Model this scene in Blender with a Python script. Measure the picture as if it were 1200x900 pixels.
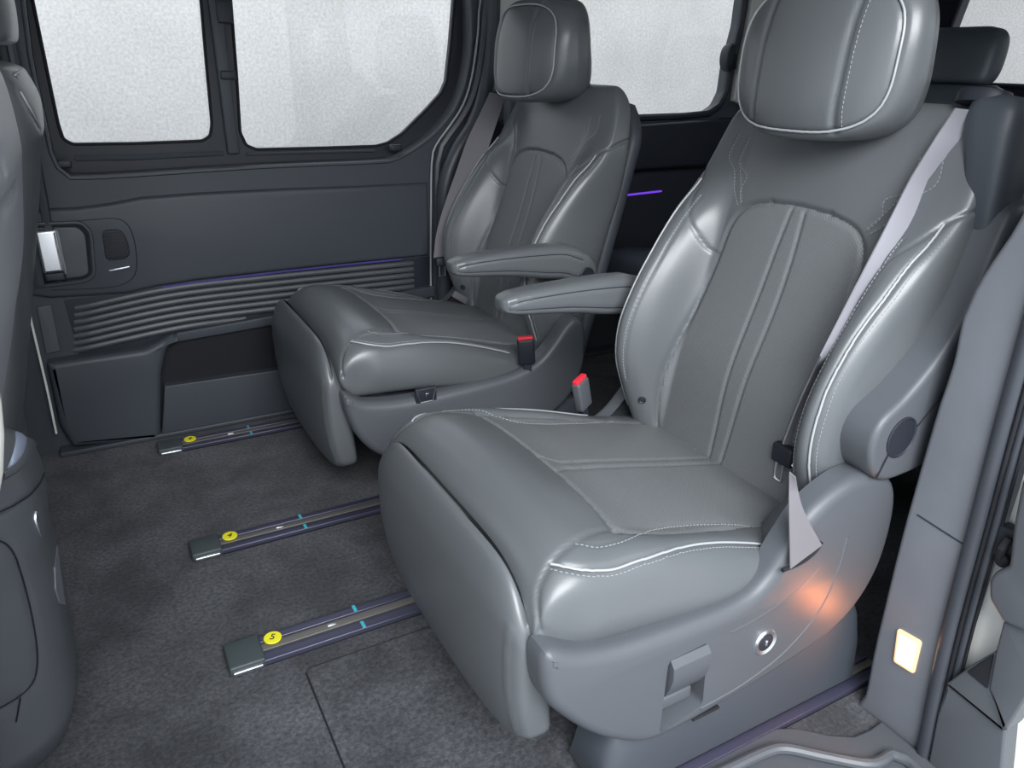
import bpy, bmesh, math, random
import numpy as np
from mathutils import Vector, Matrix
from mathutils.bvhtree import BVHTree
from mathutils.kdtree import KDTree
from mathutils.geometry import tessellate_polygon
random.seed(7)
for o in list(bpy.data.objects): bpy.data.objects.remove(o)
SC = bpy.context.scene
COL = SC.collection

# ------------------------------------------------------------------ camera
F = 890.6; PIT = 0.3996; YAW = 1.0623; ROL = 0.0169; H = 0.96
def axes(p, yw, r):
    fw = np.array([math.cos(yw)*math.cos(p), math.sin(yw)*math.cos(p), -math.sin(p)]); rt = np.array([math.sin(yw), -math.cos(yw), 0.0]); up = np.cross(rt, fw)
    return fw, rt*math.cos(r)+up*math.sin(r), up*math.cos(r)-rt*math.sin(r)
FW, RT, UP = axes(PIT, YAW, ROL)
cam_d = bpy.data.cameras.new('camera'); cam = bpy.data.objects.new('camera', cam_d); COL.objects.link(cam)
cam_d.sensor_width = 36; cam_d.lens = F*36/1200; cam_d.clip_start = 0.02
M = Matrix([[RT[i], UP[i], -FW[i]] for i in range(3)]).to_4x4(); M.translation = (0, 0, H)
cam.matrix_world = M
SC.camera = cam
# ------------------------------------------------------------------ sky, light, exposure
W = bpy.data.worlds.new('sky'); SC.world = W; W.use_nodes = True
bg = W.node_tree.nodes['Background']; bg.inputs[0].default_value = (0.86, 0.93, 1.0, 1); bg.inputs[1].default_value = 1.35
def area(name, loc, target, sx, sy, power, col=(1, 1, 1)):
    d = bpy.data.lights.new(name, 'AREA'); d.shape = 'RECTANGLE'; d.size = sx; d.size_y = sy; d.energy = power; d.color = col
    o = bpy.data.objects.new(name, d); COL.objects.link(o); o.location = loc
    o.rotation_euler = (Vector(target)-Vector(loc)).to_track_quat('-Z', 'Y').to_euler(); return o
area('daylight_above_open_door', (-0.1, -1.5, 2.3), (0.7, 0.9, 0.3), 2.2, 1.4, 145, (0.96, 0.98, 1.0))
SC.view_settings.view_transform = 'Standard'; SC.view_settings.look = 'None'
SC.view_settings.exposure = 0.32; SC.view_settings.gamma = 1.0; SC.view_settings.use_curve_mapping = False

# pixel -> point on a plane of the car (used only to take measurements off the photograph)
def ray(x, y): return FW + RT*(x-600)/F - UP*(y-450)/F
def aty(x, y, Y): d = ray(x, y); return Vector(np.array([0, 0, H]) + d*(Y/d[1]))
def atx(x, y, X): d = ray(x, y); return Vector(np.array([0, 0, H]) + d*(X/d[0]))
def atz(x, y, Z): d = ray(x, y); return Vector(np.array([0, 0, H]) + d*((Z-H)/d[2]))

# ------------------------------------------------------------------ materials
def mat(name, col, rough=0.5, metal=0.0, spec=0.5, bump=None, var=0.0, vscale=6, emit=None, coat=0, perf=False, sheen=0):
    m = bpy.data.materials.new(name); m.use_nodes = True; nt = m.node_tree; N = nt.nodes; L = nt.links
    b = N['Principled BSDF']; b.inputs['Base Color'].default_value = (*col, 1); b.inputs['Roughness'].default_value = rough
    b.inputs['Metallic'].default_value = metal; b.inputs['Specular IOR Level'].default_value = spec
    b.inputs['Coat Weight'].default_value = coat
    if sheen: b.inputs['Sheen Weight'].default_value = sheen
    tc = N.new('ShaderNodeTexCoord')
    base = None
    if var:
        n = N.new('ShaderNodeTexNoise'); n.inputs['Scale'].default_value = vscale; n.inputs['Detail'].default_value = 5
        L.new(tc.outputs['Object'], n.inputs['Vector'])
        r = N.new('ShaderNodeValToRGB'); r.color_ramp.elements[0].position = 0.35; r.color_ramp.elements[1].position = 0.65
        r.color_ramp.elements[0].color = (*[c*(1-var) for c in col], 1); r.color_ramp.elements[1].color = (*[min(1, c*(1+var)) for c in col], 1)
        L.new(n.outputs['Fac'], r.inputs['Fac']); L.new(r.outputs['Color'], b.inputs['Base Color']); base = r.outputs['Color']
    last = None
    if bump:
        sc, st, di = bump
        n = N.new('ShaderNodeTexNoise'); n.inputs['Scale'].default_value = sc; n.inputs['Detail'].default_value = 3
        L.new(tc.outputs['Object'], n.inputs['Vector'])
        bp = N.new('ShaderNodeBump'); bp.inputs['Strength'].default_value = st; bp.inputs['Distance'].default_value = di
        L.new(n.outputs['Fac'], bp.inputs['Height']); last = bp
        L.new(bp.outputs['Normal'], b.inputs['Normal'])
    if perf:
        # staggered pin holes from the UV map (metres along the leather)
        uv = N.new('ShaderNodeUVMap'); sx = N.new('ShaderNodeSeparateXYZ'); L.new(uv.outputs['UV'], sx.inputs[0])
        def mth(op, a, bb=None):
            q = N.new('ShaderNodeMath'); q.operation = op
            for i, v in enumerate((a, bb)):
                if v is None: continue
                if isinstance(v, (int, float)): q.inputs[i].default_value = v
                else: L.new(v, q.inputs[i])
            return q.outputs[0]
        k = 2*math.pi/0.0046
        cx = mth('COSINE', mth('MULTIPLY', sx.outputs[0], k)); cy = mth('COSINE', mth('MULTIPLY', sx.outputs[1], k))
        pr = mth('MULTIPLY', cx, cy)           # staggered maxima
        fac = mth('GREATER_THAN', pr, 0.55)
        mx = N.new('ShaderNodeMixRGB'); mx.inputs[1].default_value = (*col, 1); mx.inputs[2].default_value = (*[c*0.55 for c in col], 1)
        L.new(fac, mx.inputs[0]); L.new(mx.outputs[0], b.inputs['Base Color'])
        bp = N.new('ShaderNodeBump'); bp.invert = True; bp.inputs['Strength'].default_value = 0.35; bp.inputs['Distance'].default_value = 0.0005
        L.new(pr, bp.inputs['Height'])
        if last: L.new(last.outputs['Normal'], bp.inputs['Normal'])
        L.new(bp.outputs['Normal'], b.inputs['Normal'])
    if emit:
        b.inputs['Emission Color'].default_value = (*emit[0], 1); b.inputs['Emission Strength'].default_value = emit[1]
    return m
LEA = (0.102, 0.111, 0.119)
M_lea = mat('grey_leather', LEA, 0.34, spec=0.6, bump=(420, 0.10, 0.001))
M_perf = mat('perforated_leather', (0.150, 0.160, 0.168), 0.46, spec=0.45, bump=(420, 0.10, 0.001), perf=True)
M_pipe = mat('grey_piping', (0.36, 0.375, 0.39), 0.4)
M_stitch = mat('grey_thread', (0.30, 0.32, 0.34), 0.7)
M_pla = mat('dark_grey_plastic', (0.085, 0.092, 0.104), 0.42, spec=0.45, bump=(900, 0.18, 0.0006))
M_trim = mat('charcoal_trim_plastic', (0.052, 0.060, 0.073), 0.48, spec=0.45, bump=(900, 0.12, 0.0006))
M_dark = mat('black_plastic', (0.016, 0.019, 0.028), 0.5, bump=(900, 0.1, 0.0005))
M_black = mat('black_void', (0.006, 0.007, 0.011), 0.8)
M_pillar = mat('grey_pillar_plastic', (0.165, 0.175, 0.198), 0.55, spec=0.4, bump=(700, 0.12, 0.0006), var=0.06, vscale=9)
M_rubber = mat('black_rubber_seal', (0.045, 0.050, 0.062), 0.42, bump=(600, 0.1, 0.0005))
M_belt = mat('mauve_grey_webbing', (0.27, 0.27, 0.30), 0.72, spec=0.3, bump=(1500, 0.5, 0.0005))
M_beltd = mat('mauve_grey_webbing_shaded', (0.165, 0.158, 0.172), 0.72, spec=0.3, bump=(1500, 0.5, 0.0005))  # darker copy of the belt webbing, shade put into its colour
M_red = mat('red_plastic', (0.75, 0.03, 0.05), 0.4)
M_chrome = mat('satin_chrome', (0.92, 0.93, 0.95), 0.30, metal=1)
M_alu = mat('silver_rail_metal', (0.62, 0.64, 0.68), 0.35, metal=1)
M_railm = mat('grey_rail_violet_reflection', (0.060, 0.060, 0.100), 0.35, metal=0.3, spec=0.6)  # violet reflection of the ambient strip put into the rail colour
M_slot = mat('rail_centre_strip', (0.15, 0.145, 0.135), 0.4, metal=0.3)
M_rend = mat('greenish_black_end_cap', (0.050, 0.065, 0.070), 0.5, bump=(80, 0.2, 0.001))
M_yel = mat('yellow_sticker', (0.86, 0.80, 0.02), 0.5)
M_teal = mat('teal_paint_mark', (0.05, 0.45, 0.55), 0.5)
M_pink = mat('pink_paint_mark', (0.6, 0.2, 0.45), 0.5)
M_ink = mat('dark_ink', (0.03, 0.03, 0.02), 0.6)
M_white = mat('white_body_paint', (0.82, 0.82, 0.78), 0.3, coat=0.5)
M_beige = mat('pale_headliner_trim', (0.62, 0.62, 0.60), 0.8, bump=(500, 0.1, 0.0005))
M_lens = mat('warm_lamp_lens', (0.9, 0.7, 0.5), 0.4, emit=((1.0, 0.72, 0.42), 6.0))
M_lrim = mat('warm_lamp_rim', (0.85, 0.60, 0.38), 0.3, emit=((1.0, 0.50, 0.2), 0.5))
M_led = mat('purple_led', (0.2, 0.1, 0.5), 0.4, emit=((0.16, 0.04, 0.75), 0.8))
M_ledd = mat('dim_purple_led', (0.06, 0.05, 0.2), 0.4, emit=((0.12, 0.09, 0.4), 0.07))
M_lblue = mat('pale_blue_metal', (0.55, 0.62, 0.80), 0.3, metal=0.6)
M_kerb = mat('grey_paving', (0.45, 0.45, 0.45), 0.9, bump=(40, 0.3, 0.01), var=0.1, vscale=3)

def m_wall():
    m = mat('pale_concrete_render', (0.74, 0.74, 0.75), 0.9); nt = m.node_tree; N = nt.nodes; L = nt.links; b = N['Principled BSDF']
    tc = N.new('ShaderNodeTexCoord'); mp = N.new('ShaderNodeMapping'); L.new(tc.outputs['Object'], mp.inputs[0])
    n1 = N.new('ShaderNodeTexNoise'); n1.inputs['Scale'].default_value = 2.2; n1.inputs['Detail'].default_value = 8
    n2 = N.new('ShaderNodeTexNoise'); n2.inputs['Scale'].default_value = 60; n2.inputs['Detail'].default_value = 6; n2.inputs['Roughness'].default_value = 0.8
    for n in (n1, n2): L.new(mp.outputs[0], n.inputs['Vector'])
    r1 = N.new('ShaderNodeValToRGB'); r1.color_ramp.elements[0].position = 0.3; r1.color_ramp.elements[0].color = (0.64, 0.62, 0.605, 1)
    r1.color_ramp.elements[1].position = 0.7; r1.color_ramp.elements[1].color = (0.76, 0.735, 0.72, 1)
    r2 = N.new('ShaderNodeValToRGB'); r2.color_ramp.elements[0].position = 0.36; r2.color_ramp.elements[0].color = (0.62, 0.62, 0.62, 1)
    r2.color_ramp.elements[1].position = 0.60; r2.color_ramp.elements[1].color = (1, 1, 1, 1)
    L.new(n1.outputs['Fac'], r1.inputs[0]); L.new(n2.outputs['Fac'], r2.inputs[0])
    mx = N.new('ShaderNodeMixRGB'); mx.blend_type = 'MULTIPLY'; mx.inputs[0].default_value = 0.8
    L.new(r1.outputs[0], mx.inputs[1]); L.new(r2.outputs[0], mx.inputs[2]); L.new(mx.outputs[0], b.inputs['Base Color'])
    return m
M_wall = m_wall()
def m_carpet():
    m = mat('charcoal_carpet', (0.05, 0.053, 0.062), 0.95, spec=0.10, sheen=0.12); nt = m.node_tree; N = nt.nodes; L = nt.links; b = N['Principled BSDF']
    b.inputs['Sheen Roughness'].default_value = 0.6
    tc = N.new('ShaderNodeTexCoord')
    n1 = N.new('ShaderNodeTexNoise'); n1.inputs['Scale'].default_value = 6; n1.inputs['Detail'].default_value = 10; n1.inputs['Roughness'].default_value = 0.62; n1.inputs['Distortion'].default_value = 0.25
    n2 = N.new('ShaderNodeTexNoise'); n2.inputs['Scale'].default_value = 240; n2.inputs['Detail'].default_value = 6; n2.inputs['Roughness'].default_value = 0.75
    n3 = N.new('ShaderNodeTexNoise'); n3.inputs['Scale'].default_value = 130; n3.inputs['Detail'].default_value = 4
    for n in (n1, n2, n3): L.new(tc.outputs['Object'], n.inputs['Vector'])
    r1 = N.new('ShaderNodeValToRGB'); r1.color_ramp.elements[0].position = 0.38; r1.color_ramp.elements[0].color = (0.032, 0.034, 0.041, 1)
    r1.color_ramp.elements[1].position = 0.62; r1.color_ramp.elements[1].color = (0.078, 0.081, 0.093, 1)  # broad mottle puts the shading of the pile direction into the colour
    L.new(n1.outputs['Fac'], r1.inputs[0])
    r2 = N.new('ShaderNodeValToRGB'); r2.color_ramp.elements[0].position = 0.30; r2.color_ramp.elements[0].color = (0.55, 0.55, 0.55, 1)
    r2.color_ramp.elements[1].position = 0.70; r2.color_ramp.elements[1].color = (1.5, 1.5, 1.5, 1); L.new(n2.outputs['Fac'], r2.inputs[0])
    mx = N.new('ShaderNodeMixRGB'); mx.blend_type = 'MULTIPLY'; mx.inputs[0].default_value = 1
    L.new(r1.outputs[0], mx.inputs[1]); L.new(r2.outputs[0], mx.inputs[2]); r3 = N.new('ShaderNodeValToRGB'); r3.color_ramp.elements[0].position = 0.35; r3.color_ramp.elements[0].color = (0.62, 0.62, 0.62, 1)
    r3.color_ramp.elements[1].position = 0.65; r3.color_ramp.elements[1].color = (1.3, 1.3, 1.3, 1); L.new(n3.outputs['Fac'], r3.inputs[0])
    m3 = N.new('ShaderNodeMixRGB'); m3.blend_type = 'MULTIPLY'; m3.inputs[0].default_value = 1; L.new(mx.outputs[0], m3.inputs[1]); L.new(r3.outputs[0], m3.inputs[2]); L.new(m3.outputs[0], b.inputs['Base Color'])
    ad = N.new('ShaderNodeMath'); ad.operation = 'ADD'; L.new(n2.outputs['Fac'], ad.inputs[0]); L.new(n3.outputs['Fac'], ad.inputs[1])
    bp = N.new('ShaderNodeBump'); bp.inputs['Strength'].default_value = 0.8; bp.inputs['Distance'].default_value = 0.003
    L.new(ad.outputs[0], bp.inputs['Height']); L.new(bp.outputs['Normal'], b.inputs['Normal'])
    return m
M_carpet = m_carpet()
def m_glass():
    m = bpy.data.materials.new('clear_window_glass'); m.use_nodes = True; nt = m.node_tree; N = nt.nodes; L = nt.links; N.clear()
    o = N.new('ShaderNodeOutputMaterial'); t = N.new('ShaderNodeBsdfTransparent'); g = N.new('ShaderNodeBsdfGlossy'); g.inputs['Roughness'].default_value = 0.02
    t.inputs[0].default_value = (0.97, 0.98, 0.98, 1); mx = N.new('ShaderNodeMixShader'); mx.inputs[0].default_value = 0.03
    L.new(t.outputs[0], mx.inputs[1]); L.new(g.outputs[0], mx.inputs[2]); L.new(mx.outputs[0], o.inputs[0]); return m
M_glass = m_glass()

# ------------------------------------------------------------------ mesh helpers
def tag(o, label=None, cat=None, group=None, kind=None):
    if label: o['label'] = label
    if cat: o['category'] = cat
    if group: o['group'] = group
    if kind: o['kind'] = kind
    return o
def empty(name, loc, label=None, cat=None, group=None, kind=None):
    o = bpy.data.objects.new(name, None); COL.objects.link(o); o.location = loc; o.empty_display_size = 0.1
    return tag(o, label, cat, group, kind)
class MB:
    def __init__(s): s.v = []; s.f = []; s.uv = None; s.sm = True
    def add(s, v, f):
        k = len(s.v); s.v += [tuple(p) for p in v]; s.f += [tuple(i+k for i in q) for q in f]; return s
    def join(s, o): return s.add(o.v, o.f)
    def rings(s, rings, closed=True, cap=True):
        n = len(rings[0]); v = [p for r in rings for p in r]; f = []
        for i in range(len(rings)-1):
            for j in range(n if closed else n-1):
                a = i*n+j; b = i*n+(j+1) % n; f.append((a, b, b+n, a+n))
        if cap and closed:
            for base, flip in ((0, True), ((len(rings)-1)*n, False)):
                c = np.mean([list(v[base+j]) for j in range(n)], axis=0); v.append(tuple(c)); ci = len(v)-1
                for j in range(n):
                    a = base+j; b = base+(j+1) % n; f.append((b, a, ci) if flip else (a, b, ci))
        return s.add(v, f)
    def tube(s, pts, r, n=8, closed=False, flat=1.0):
        P = [Vector(p) for p in pts]; R = []; m = len(P); nrm = None
        for i, p in enumerate(P):
            a = P[(i-1) % m] if (closed or i) else P[0]; b = P[(i+1) % m] if (closed or i < m-1) else P[-1]
            t = (b-a).normalized() if (b-a).length > 1e-9 else Vector((1, 0, 0))
            if nrm is None: nrm = t.orthogonal().normalized()
            nrm = (nrm - t*nrm.dot(t)); nrm = nrm.normalized() if nrm.length > 1e-6 else t.orthogonal().normalized()
            bn = t.cross(nrm); rr = r[i] if isinstance(r, (list, tuple)) else r
            R.append([p + (nrm*math.cos(2*math.pi*k/n) + bn*math.sin(2*math.pi*k/n)*flat)*rr for k in range(n)])
        if closed: R.append(R[0]); return s.rings(R, cap=False)
        return s.rings(R)
    def box(s, c, d, b=0.0, rot=None):
        bm = bmesh.new(); bmesh.ops.create_cube(bm, size=1)
        for v in bm.verts: v.co = Vector((v.co.x*d[0], v.co.y*d[1], v.co.z*d[2]))
        if b: bmesh.ops.bevel(bm, geom=bm.edges[:], offset=b, segments=3, profile=0.5, affect='EDGES')
        R = rot if rot is not None else Matrix.Identity(3)
        v = [R @ w.co + Vector(c) for w in bm.verts]; f = [tuple(w.index for w in q.verts) for q in bm.faces]; bm.free()
        return s.add(v, f)
    def plate(s, outer, axis, a0, a1, bev=0.006, holes=(), seg=4, back=False):
        """outline given as 2D pairs in the plane normal to axis; a0 = back, a1 = front face coordinate"""
        def P(p, a): q = list(p); q.insert(axis, a); return tuple(q)
        o = [tuple(p) for p in outer]
        ar = sum(o[i][0]*o[(i+1) % len(o)][1]-o[(i+1) % len(o)][0]*o[i][1] for i in range(len(o)))
        if ar < 0: o = o[::-1]
        sg = 1 if a1 > a0 else -1
        rg = [[P(p, a0) for p in o]]
        for k in range(seg+1):
            th = k/seg*math.pi/2
            off = bev*(1-math.cos(th)); h = a1 - sg*bev*(1-math.sin(th))
            rg.append([P(p, h) for p in inset(o, off)])
        s.rings(rg, cap=False)
        inn = inset(o, bev); loops = [inn]+[list(h) for h in holes]
        tri = tessellate_polygon([[Vector((p[0], p[1], 0)) for p in l] for l in loops]); flat = [p for l in loops for p in l]
        s.add([P(p, a1) for p in flat], [tuple(t) for t in tri])
        if back: s.add([P(p, a0) for p in o], [tuple(range(len(o)))])
        return s
    def build(s, name, m, parent=None, smooth=35, label=None, stuff=False, loc=None):
        me = bpy.data.meshes.new(name); me.from_pydata([tuple(p) for p in s.v], [], s.f); me.materials.append(m)
        bm = bmesh.new(); bm.from_mesh(me); bmesh.ops.remove_doubles(bm, verts=bm.verts, dist=2e-5)
        bmesh.ops.recalc_face_normals(bm, faces=bm.faces); bm.to_mesh(me); bm.free()
        finish(me, smooth)
        o = bpy.data.objects.new(name, me); COL.objects.link(o)
        if parent:
            o.parent = parent
            w = Vector((0, 0, 0)); q = parent
            while q: w += q.location; q = q.parent
            me.transform(Matrix.Translation(-w))
        if label: o['label'] = label
        if stuff: o['kind'] = 'stuff'
        return o
def finish(me, smooth):
    for p in me.polygons: p.use_smooth = True
    if smooth < 180:
        me.set_sharp_from_angle(angle=math.radians(smooth))
def inset(o, d):
    if d <= 0: return list(o)
    n = len(o); r = []
    for i in range(n):
        a = Vector(o[i-1]); b = Vector(o[i]); c = Vector(o[(i+1) % n])
        e1 = (b-a); e2 = (c-b)
        if e1.length < 1e-9 or e2.length < 1e-9: r.append(tuple(b)); continue
        e1.normalize(); e2.normalize(); n1 = Vector((-e1.y, e1.x)); n2 = Vector((-e2.y, e2.x)); k = n1+n2
        k = k/max(0.5, 1+n1.dot(n2)) if k.length > 1e-6 else n1
        r.append(tuple(b+k*d))
    return r
def smoothc(pts, step=0.008, closed=False):
    """Catmull-Rom resample"""
    P = [np.array(list(p), float) for p in pts]; n = len(P); out = []
    rng = range(n if closed else n-1)
    for i in rng:
        p0 = P[(i-1) % n] if closed or i else 2*P[0]-P[1]; p1 = P[i]; p2 = P[(i+1) % n]
        p3 = P[(i+2) % n] if closed or i+2 < n else 2*P[-1]-P[-2]
        k = max(1, int(np.linalg.norm(p2-p1)/step))
        for j in range(k):
            t = j/k
            out.append(0.5*((2*p1)+(-p0+p2)*t+(2*p0-5*p1+4*p2-p3)*t*t+(-p0+3*p1-3*p2+p3)*t**3))
    if not closed: out.append(P[-1])
    return [tuple(p) for p in out]
def roundpoly(pts, r, seg=5):
    """round the corners of a 2D polygon; r may be a list"""
    n = len(pts); out = []
    for i in range(n):
        a = Vector(pts[i-1]); b = Vector(pts[i]); c = Vector(pts[(i+1) % n]); rr = r[i] if isinstance(r, (list, tuple)) else r
        u = (a-b); v = (c-b); d = min(rr, u.length*0.48, v.length*0.48)
        if d < 1e-5: out.append(tuple(b)); continue
        p = b+u.normalized()*d; q = b+v.normalized()*d
        for k in range(seg+1):
            t = k/seg; out.append(tuple(p*(1-t)**2+b*2*t*(1-t)+q*t*t))
    return out
def sup(w0, w1, n, N=160):
    """superellipse unit loop resampled by arc length; w0,w1 half sizes used for spacing"""
    t = np.linspace(0, 2*np.pi, 1601)
    c, s = np.cos(t), np.sin(t); x = np.sign(c)*np.abs(c)**(2/n); y = np.sign(s)*np.abs(s)**(2/n)
    L = np.concatenate([[0], np.cumsum(np.hypot(np.diff(x*w0), np.diff(y*w1)))])
    q = np.linspace(0, L[-1], N+1)[:-1]
    return np.interp(q, L, x), np.interp(q, L, y)
def lerp(tab, x):
    xs = [a for a, b in tab]; ys = [b for a, b in tab]; x = np.asarray(x, float)
    i = np.clip(np.searchsorted(xs, x)-1, 0, len(xs)-2); xs = np.array(xs, float); ys = np.array(ys, float)
    m = np.gradient(ys, xs); h = xs[i+1]-xs[i]; t = np.clip((x-xs[i])/h, 0, 1)
    return (2*t**3-3*t**2+1)*ys[i]+(t**3-2*t**2+t)*h*m[i]+(-2*t**3+3*t**2)*ys[i+1]+(t**3-t**2)*h*m[i+1]
def sstep(a, b, x): t = np.clip((np.asarray(x, float)-a)/(b-a), 0, 1); return t*t*(3-2*t)

class Body:
    """dense lofted soft body; seams press grooves into it, regions split off as parts"""
    def __init__(s, rings):
        s.n = len(rings[0]); s.m = len(rings); s.V = np.array(rings, float).reshape(-1, 3)
        mb = MB(); mb.rings(rings); s.V = np.array(mb.v); s.Fc = mb.f; s.remesh()
    def remesh(s):
        me = bpy.data.meshes.new('t'); me.from_pydata(s.V.tolist(), [], s.Fc)
        bm = bmesh.new(); bm.from_mesh(me); bmesh.ops.recalc_face_normals(bm, faces=bm.faces); bm.normal_update()
        s.N = np.array([tuple(v.normal) for v in bm.verts]); bm.verts.index_update()
        s.Fc = [tuple(v.index for v in f.verts) for f in bm.faces]
        s.bvh = BVHTree.FromBMesh(bm); bm.free(); bpy.data.meshes.remove(me)
    def cast(s, o, d):
        r = s.bvh.ray_cast(Vector(o), Vector(d).normalized()); return r[0]
    def snap(s, p): return s.bvh.find_nearest(Vector(p))[0]
    def norm(s, p): return s.bvh.find_nearest(Vector(p))[1]
    def line(s, pts, step=0.004): return [s.snap(p) for p in smoothc([s.snap(p) for p in pts], step)]
    def groove(s, lines, depth, width):
        for ln in lines:
            P = np.array([tuple(p) for p in ln]); lo = P.min(0)-3*width; hi = P.max(0)+3*width
            idx = np.where(((s.V > lo) & (s.V < hi)).all(1))[0]
            kd = KDTree(len(P)); [kd.insert(Vector(p), i) for i, p in enumerate(P)]; kd.balance()
            for i in idx:
                d = kd.find(Vector(s.V[i]))[2]
                if d < 3*width: s.V[i] -= s.N[i]*depth*math.exp(-(d/width)**2)
    def split(s, inside):
        """inside(centres, normals) -> bool mask of faces"""
        C = np.array([s.V[list(f)].mean(0) for f in s.Fc]); Nn = np.array([s.N[list(f)].mean(0) for f in s.Fc])
        k = inside(C, Nn); A = [f for f, q in zip(s.Fc, k) if q]; B = [f for f, q in zip(s.Fc, k) if not q]
        return A, B
def inpoly(P, x, y):
    P = np.array(P); r = np.zeros(len(x), bool); j = len(P)-1
    for i in range(len(P)):
        c = ((P[i, 1] > y) != (P[j, 1] > y)) & (x < (P[j, 0]-P[i, 0])*(y-P[i, 1])/(P[j, 1]-P[i, 1]+1e-12)+P[i, 0]); r ^= c; j = i
    return r
def inpoly2(P, q): return bool(inpoly([tuple(p) for p in P], np.array([q[0]]), np.array([q[1]]))[0])
def stitches(body, ln, off=0.0, pitch=0.0065, lift=0.0006, r=0.0006):
    mb = MB(); acc = 0; last = Vector(ln[0]); start = None
    P = [Vector(p) for p in ln]; i = 0
    d = [0]
    for a, b in zip(P, P[1:]): d.append(d[-1]+(b-a).length)
    k = 0.0
    def pos(q):
        j = int(np.searchsorted(d, q))-1; j = max(0, min(len(P)-2, j)); t = (q-d[j])/max(1e-9, d[j+1]-d[j]); return P[j].lerp(P[j+1], t), (P[j+1]-P[j])
    while k+pitch*0.6 < d[-1]:
        a, ta = pos(k); b, tb = pos(k+pitch*0.62); na = body.norm(a); sd = ta.normalized().cross(na) if ta.length > 1e-9 else Vector((0, 0, 0))
        a2 = body.snap(a+sd*off)+na*lift; b2 = body.snap(b+sd*off)+na*lift
        if (b2-a2).length > 1e-4: mb.tube([a2, b2], r, 4)
        k += pitch
    return mb
def ribbon(ctr, wid, th=0.0012, up=None):
    """flat strap: centre points and half-width vectors"""
    mb = MB(); R = []
    for i, (c, w) in enumerate(zip(ctr, wid)):
        c = Vector(c); w = Vector(w); a = Vector(ctr[max(0, i-1)]); b = Vector(ctr[min(len(ctr)-1, i+1)]); n = (b-a).cross(w).normalized()*th
        R.append([c-w-n, c-w*0.9-n*1.0, c+w*0.9-n, c+w-n, c+w+n, c+w*0.9+n, c-w*0.9+n, c-w+n])
    return mb.rings(R)
PXC = Vector((0, 0, H))

# =================================================================== STRUCTURE
YW = 2.12      # inner face of the far side of the van
floor = MB().box((1.0, 1.29, -0.02), (4.1, 1.70, 0.04)).build('floor', M_carpet); tag(floor, kind='structure')
# loose carpet hatch in front of the near seat: raised cut panel with a bound edge
hx, hy = 0.187, 1.041
hatch = MB().plate(roundpoly([(hx, 0.60), (0.62, 0.60), (0.62, hy), (hx, hy)], 0.012), 2, 0.0, 0.005, bev=0.003).build('carpet_hatch', M_carpet, floor)
MB().tube([(hx, 0.60, 0.002), (hx, hy-0.008, 0.002), (hx+0.008, hy, 0.002), (0.62, hy, 0.002)], 0.0022, 6).build('hatch_seam', M_black, floor)
def seam(name, pts, r, m, parent): return MB().tube(smoothc(pts, 0.01), r, 6).build(name, m, parent)

def wz(pix, Y): return [(aty(x, y, Y).x, aty(x, y, Y).z) for x, y in pix]
def rect(x0, x1, z0, z1): return [(x0, z0), (x1, z0), (x1, z1), (x0, z1)]
def hole_walls(mb, lp, axis, a, b):
    for i in range(len(lp)):
        p, q = lp[i], lp[(i+1) % len(lp)]; v = []
        for (u, w), k in ((p, a), (q, a), (q, b), (p, b)): t = [u, w]; t.insert(axis, k); v.append(tuple(t))
        mb.add(v, [(0, 1, 2, 3)])
    return mb
def loft(mb, la, ya, lb, yb):
    """ring between two loops of equal length in planes y=ya, y=yb"""
    n = len(la); v = [(p[0], ya, p[1]) for p in la]+[(p[0], yb, p[1]) for p in lb]
    return mb.add(v, [(i, (i+1) % n, n+(i+1) % n, n+i) for i in range(n)])
def resam(lp, n):
    P = [Vector((p[0], p[1])) for p in lp]; P.append(P[0]); d = [0]
    for a, b in zip(P, P[1:]): d.append(d[-1]+(b-a).length)
    out = []
    for k in range(n):
        q = d[-1]*k/n; j = max(0, min(len(P)-2, int(np.searchsorted(d, q, side='right'))-1)); t = (q-d[j])/max(1e-9, d[j+1]-d[j]); out.append(tuple(P[j].lerp(P[j+1], t)))
    return out
def slab(mb, outer, y0, y1, holes=(), axis=1):
    """flat panel, front at y0 (towards the cabin), back at y1, with holes"""
    def P(p, a): q = list(p); q.insert(axis, a); return tuple(q)
    loops = [list(outer)]+[list(h) for h in holes]; tri = tessellate_polygon([[Vector((p[0], p[1], 0)) for p in l] for l in loops]); flat = [p for l in loops for p in l]
    for a in (y0, y1): mb.add([P(p, a) for p in flat], [tuple(t) for t in tri])
    for l in loops: hole_walls(mb, l, axis, y0, y1)
    return mb
ZT = 1.36
# ---- far side: closed sliding door
door_in = wz([(62, 190), (76, 205), (110, 208), (300, 196), (440, 190), (462, 187), (482, 177), (508, 158), (532, 130), (546, 95), (553, 50)], YW)
door_in = [(-0.03, 1.27)]+[(-0.055, 0.95)]+smoothc(door_in, 0.02)+[(1.03, 1.20), (1.02, 1.25), (0.98, 1.27)]
door_out = [(-0.19, -0.01)]+[(0.885, -0.01), (0.887, 0.30), (0.893, 0.62), (0.902, 0.70), (0.945, 0.775), (0.985, 0.83), (1.014, 0.905), (1.045, 1.04), (1.062, 1.14), (1.08, ZT), (-0.19, ZT)]
door = slab(MB(), door_out, YW, YW+0.05, [door_in]).build('door_1', M_trim, None, 30); tag(door, kind='structure')
g1 = wz([(38, 0), (54, 78), (68, 145), (74, 163), (85, 169), (160, 168), (237, 165), (246, 159), (248, 145), (241, 70), (235, 0)], 2.17)
g1 = [(g1[0][0]+0.005, 1.23)]+g1+[(g1[-1][0], 1.23)]; g1 = roundpoly(g1, 0.006, 2)
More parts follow.
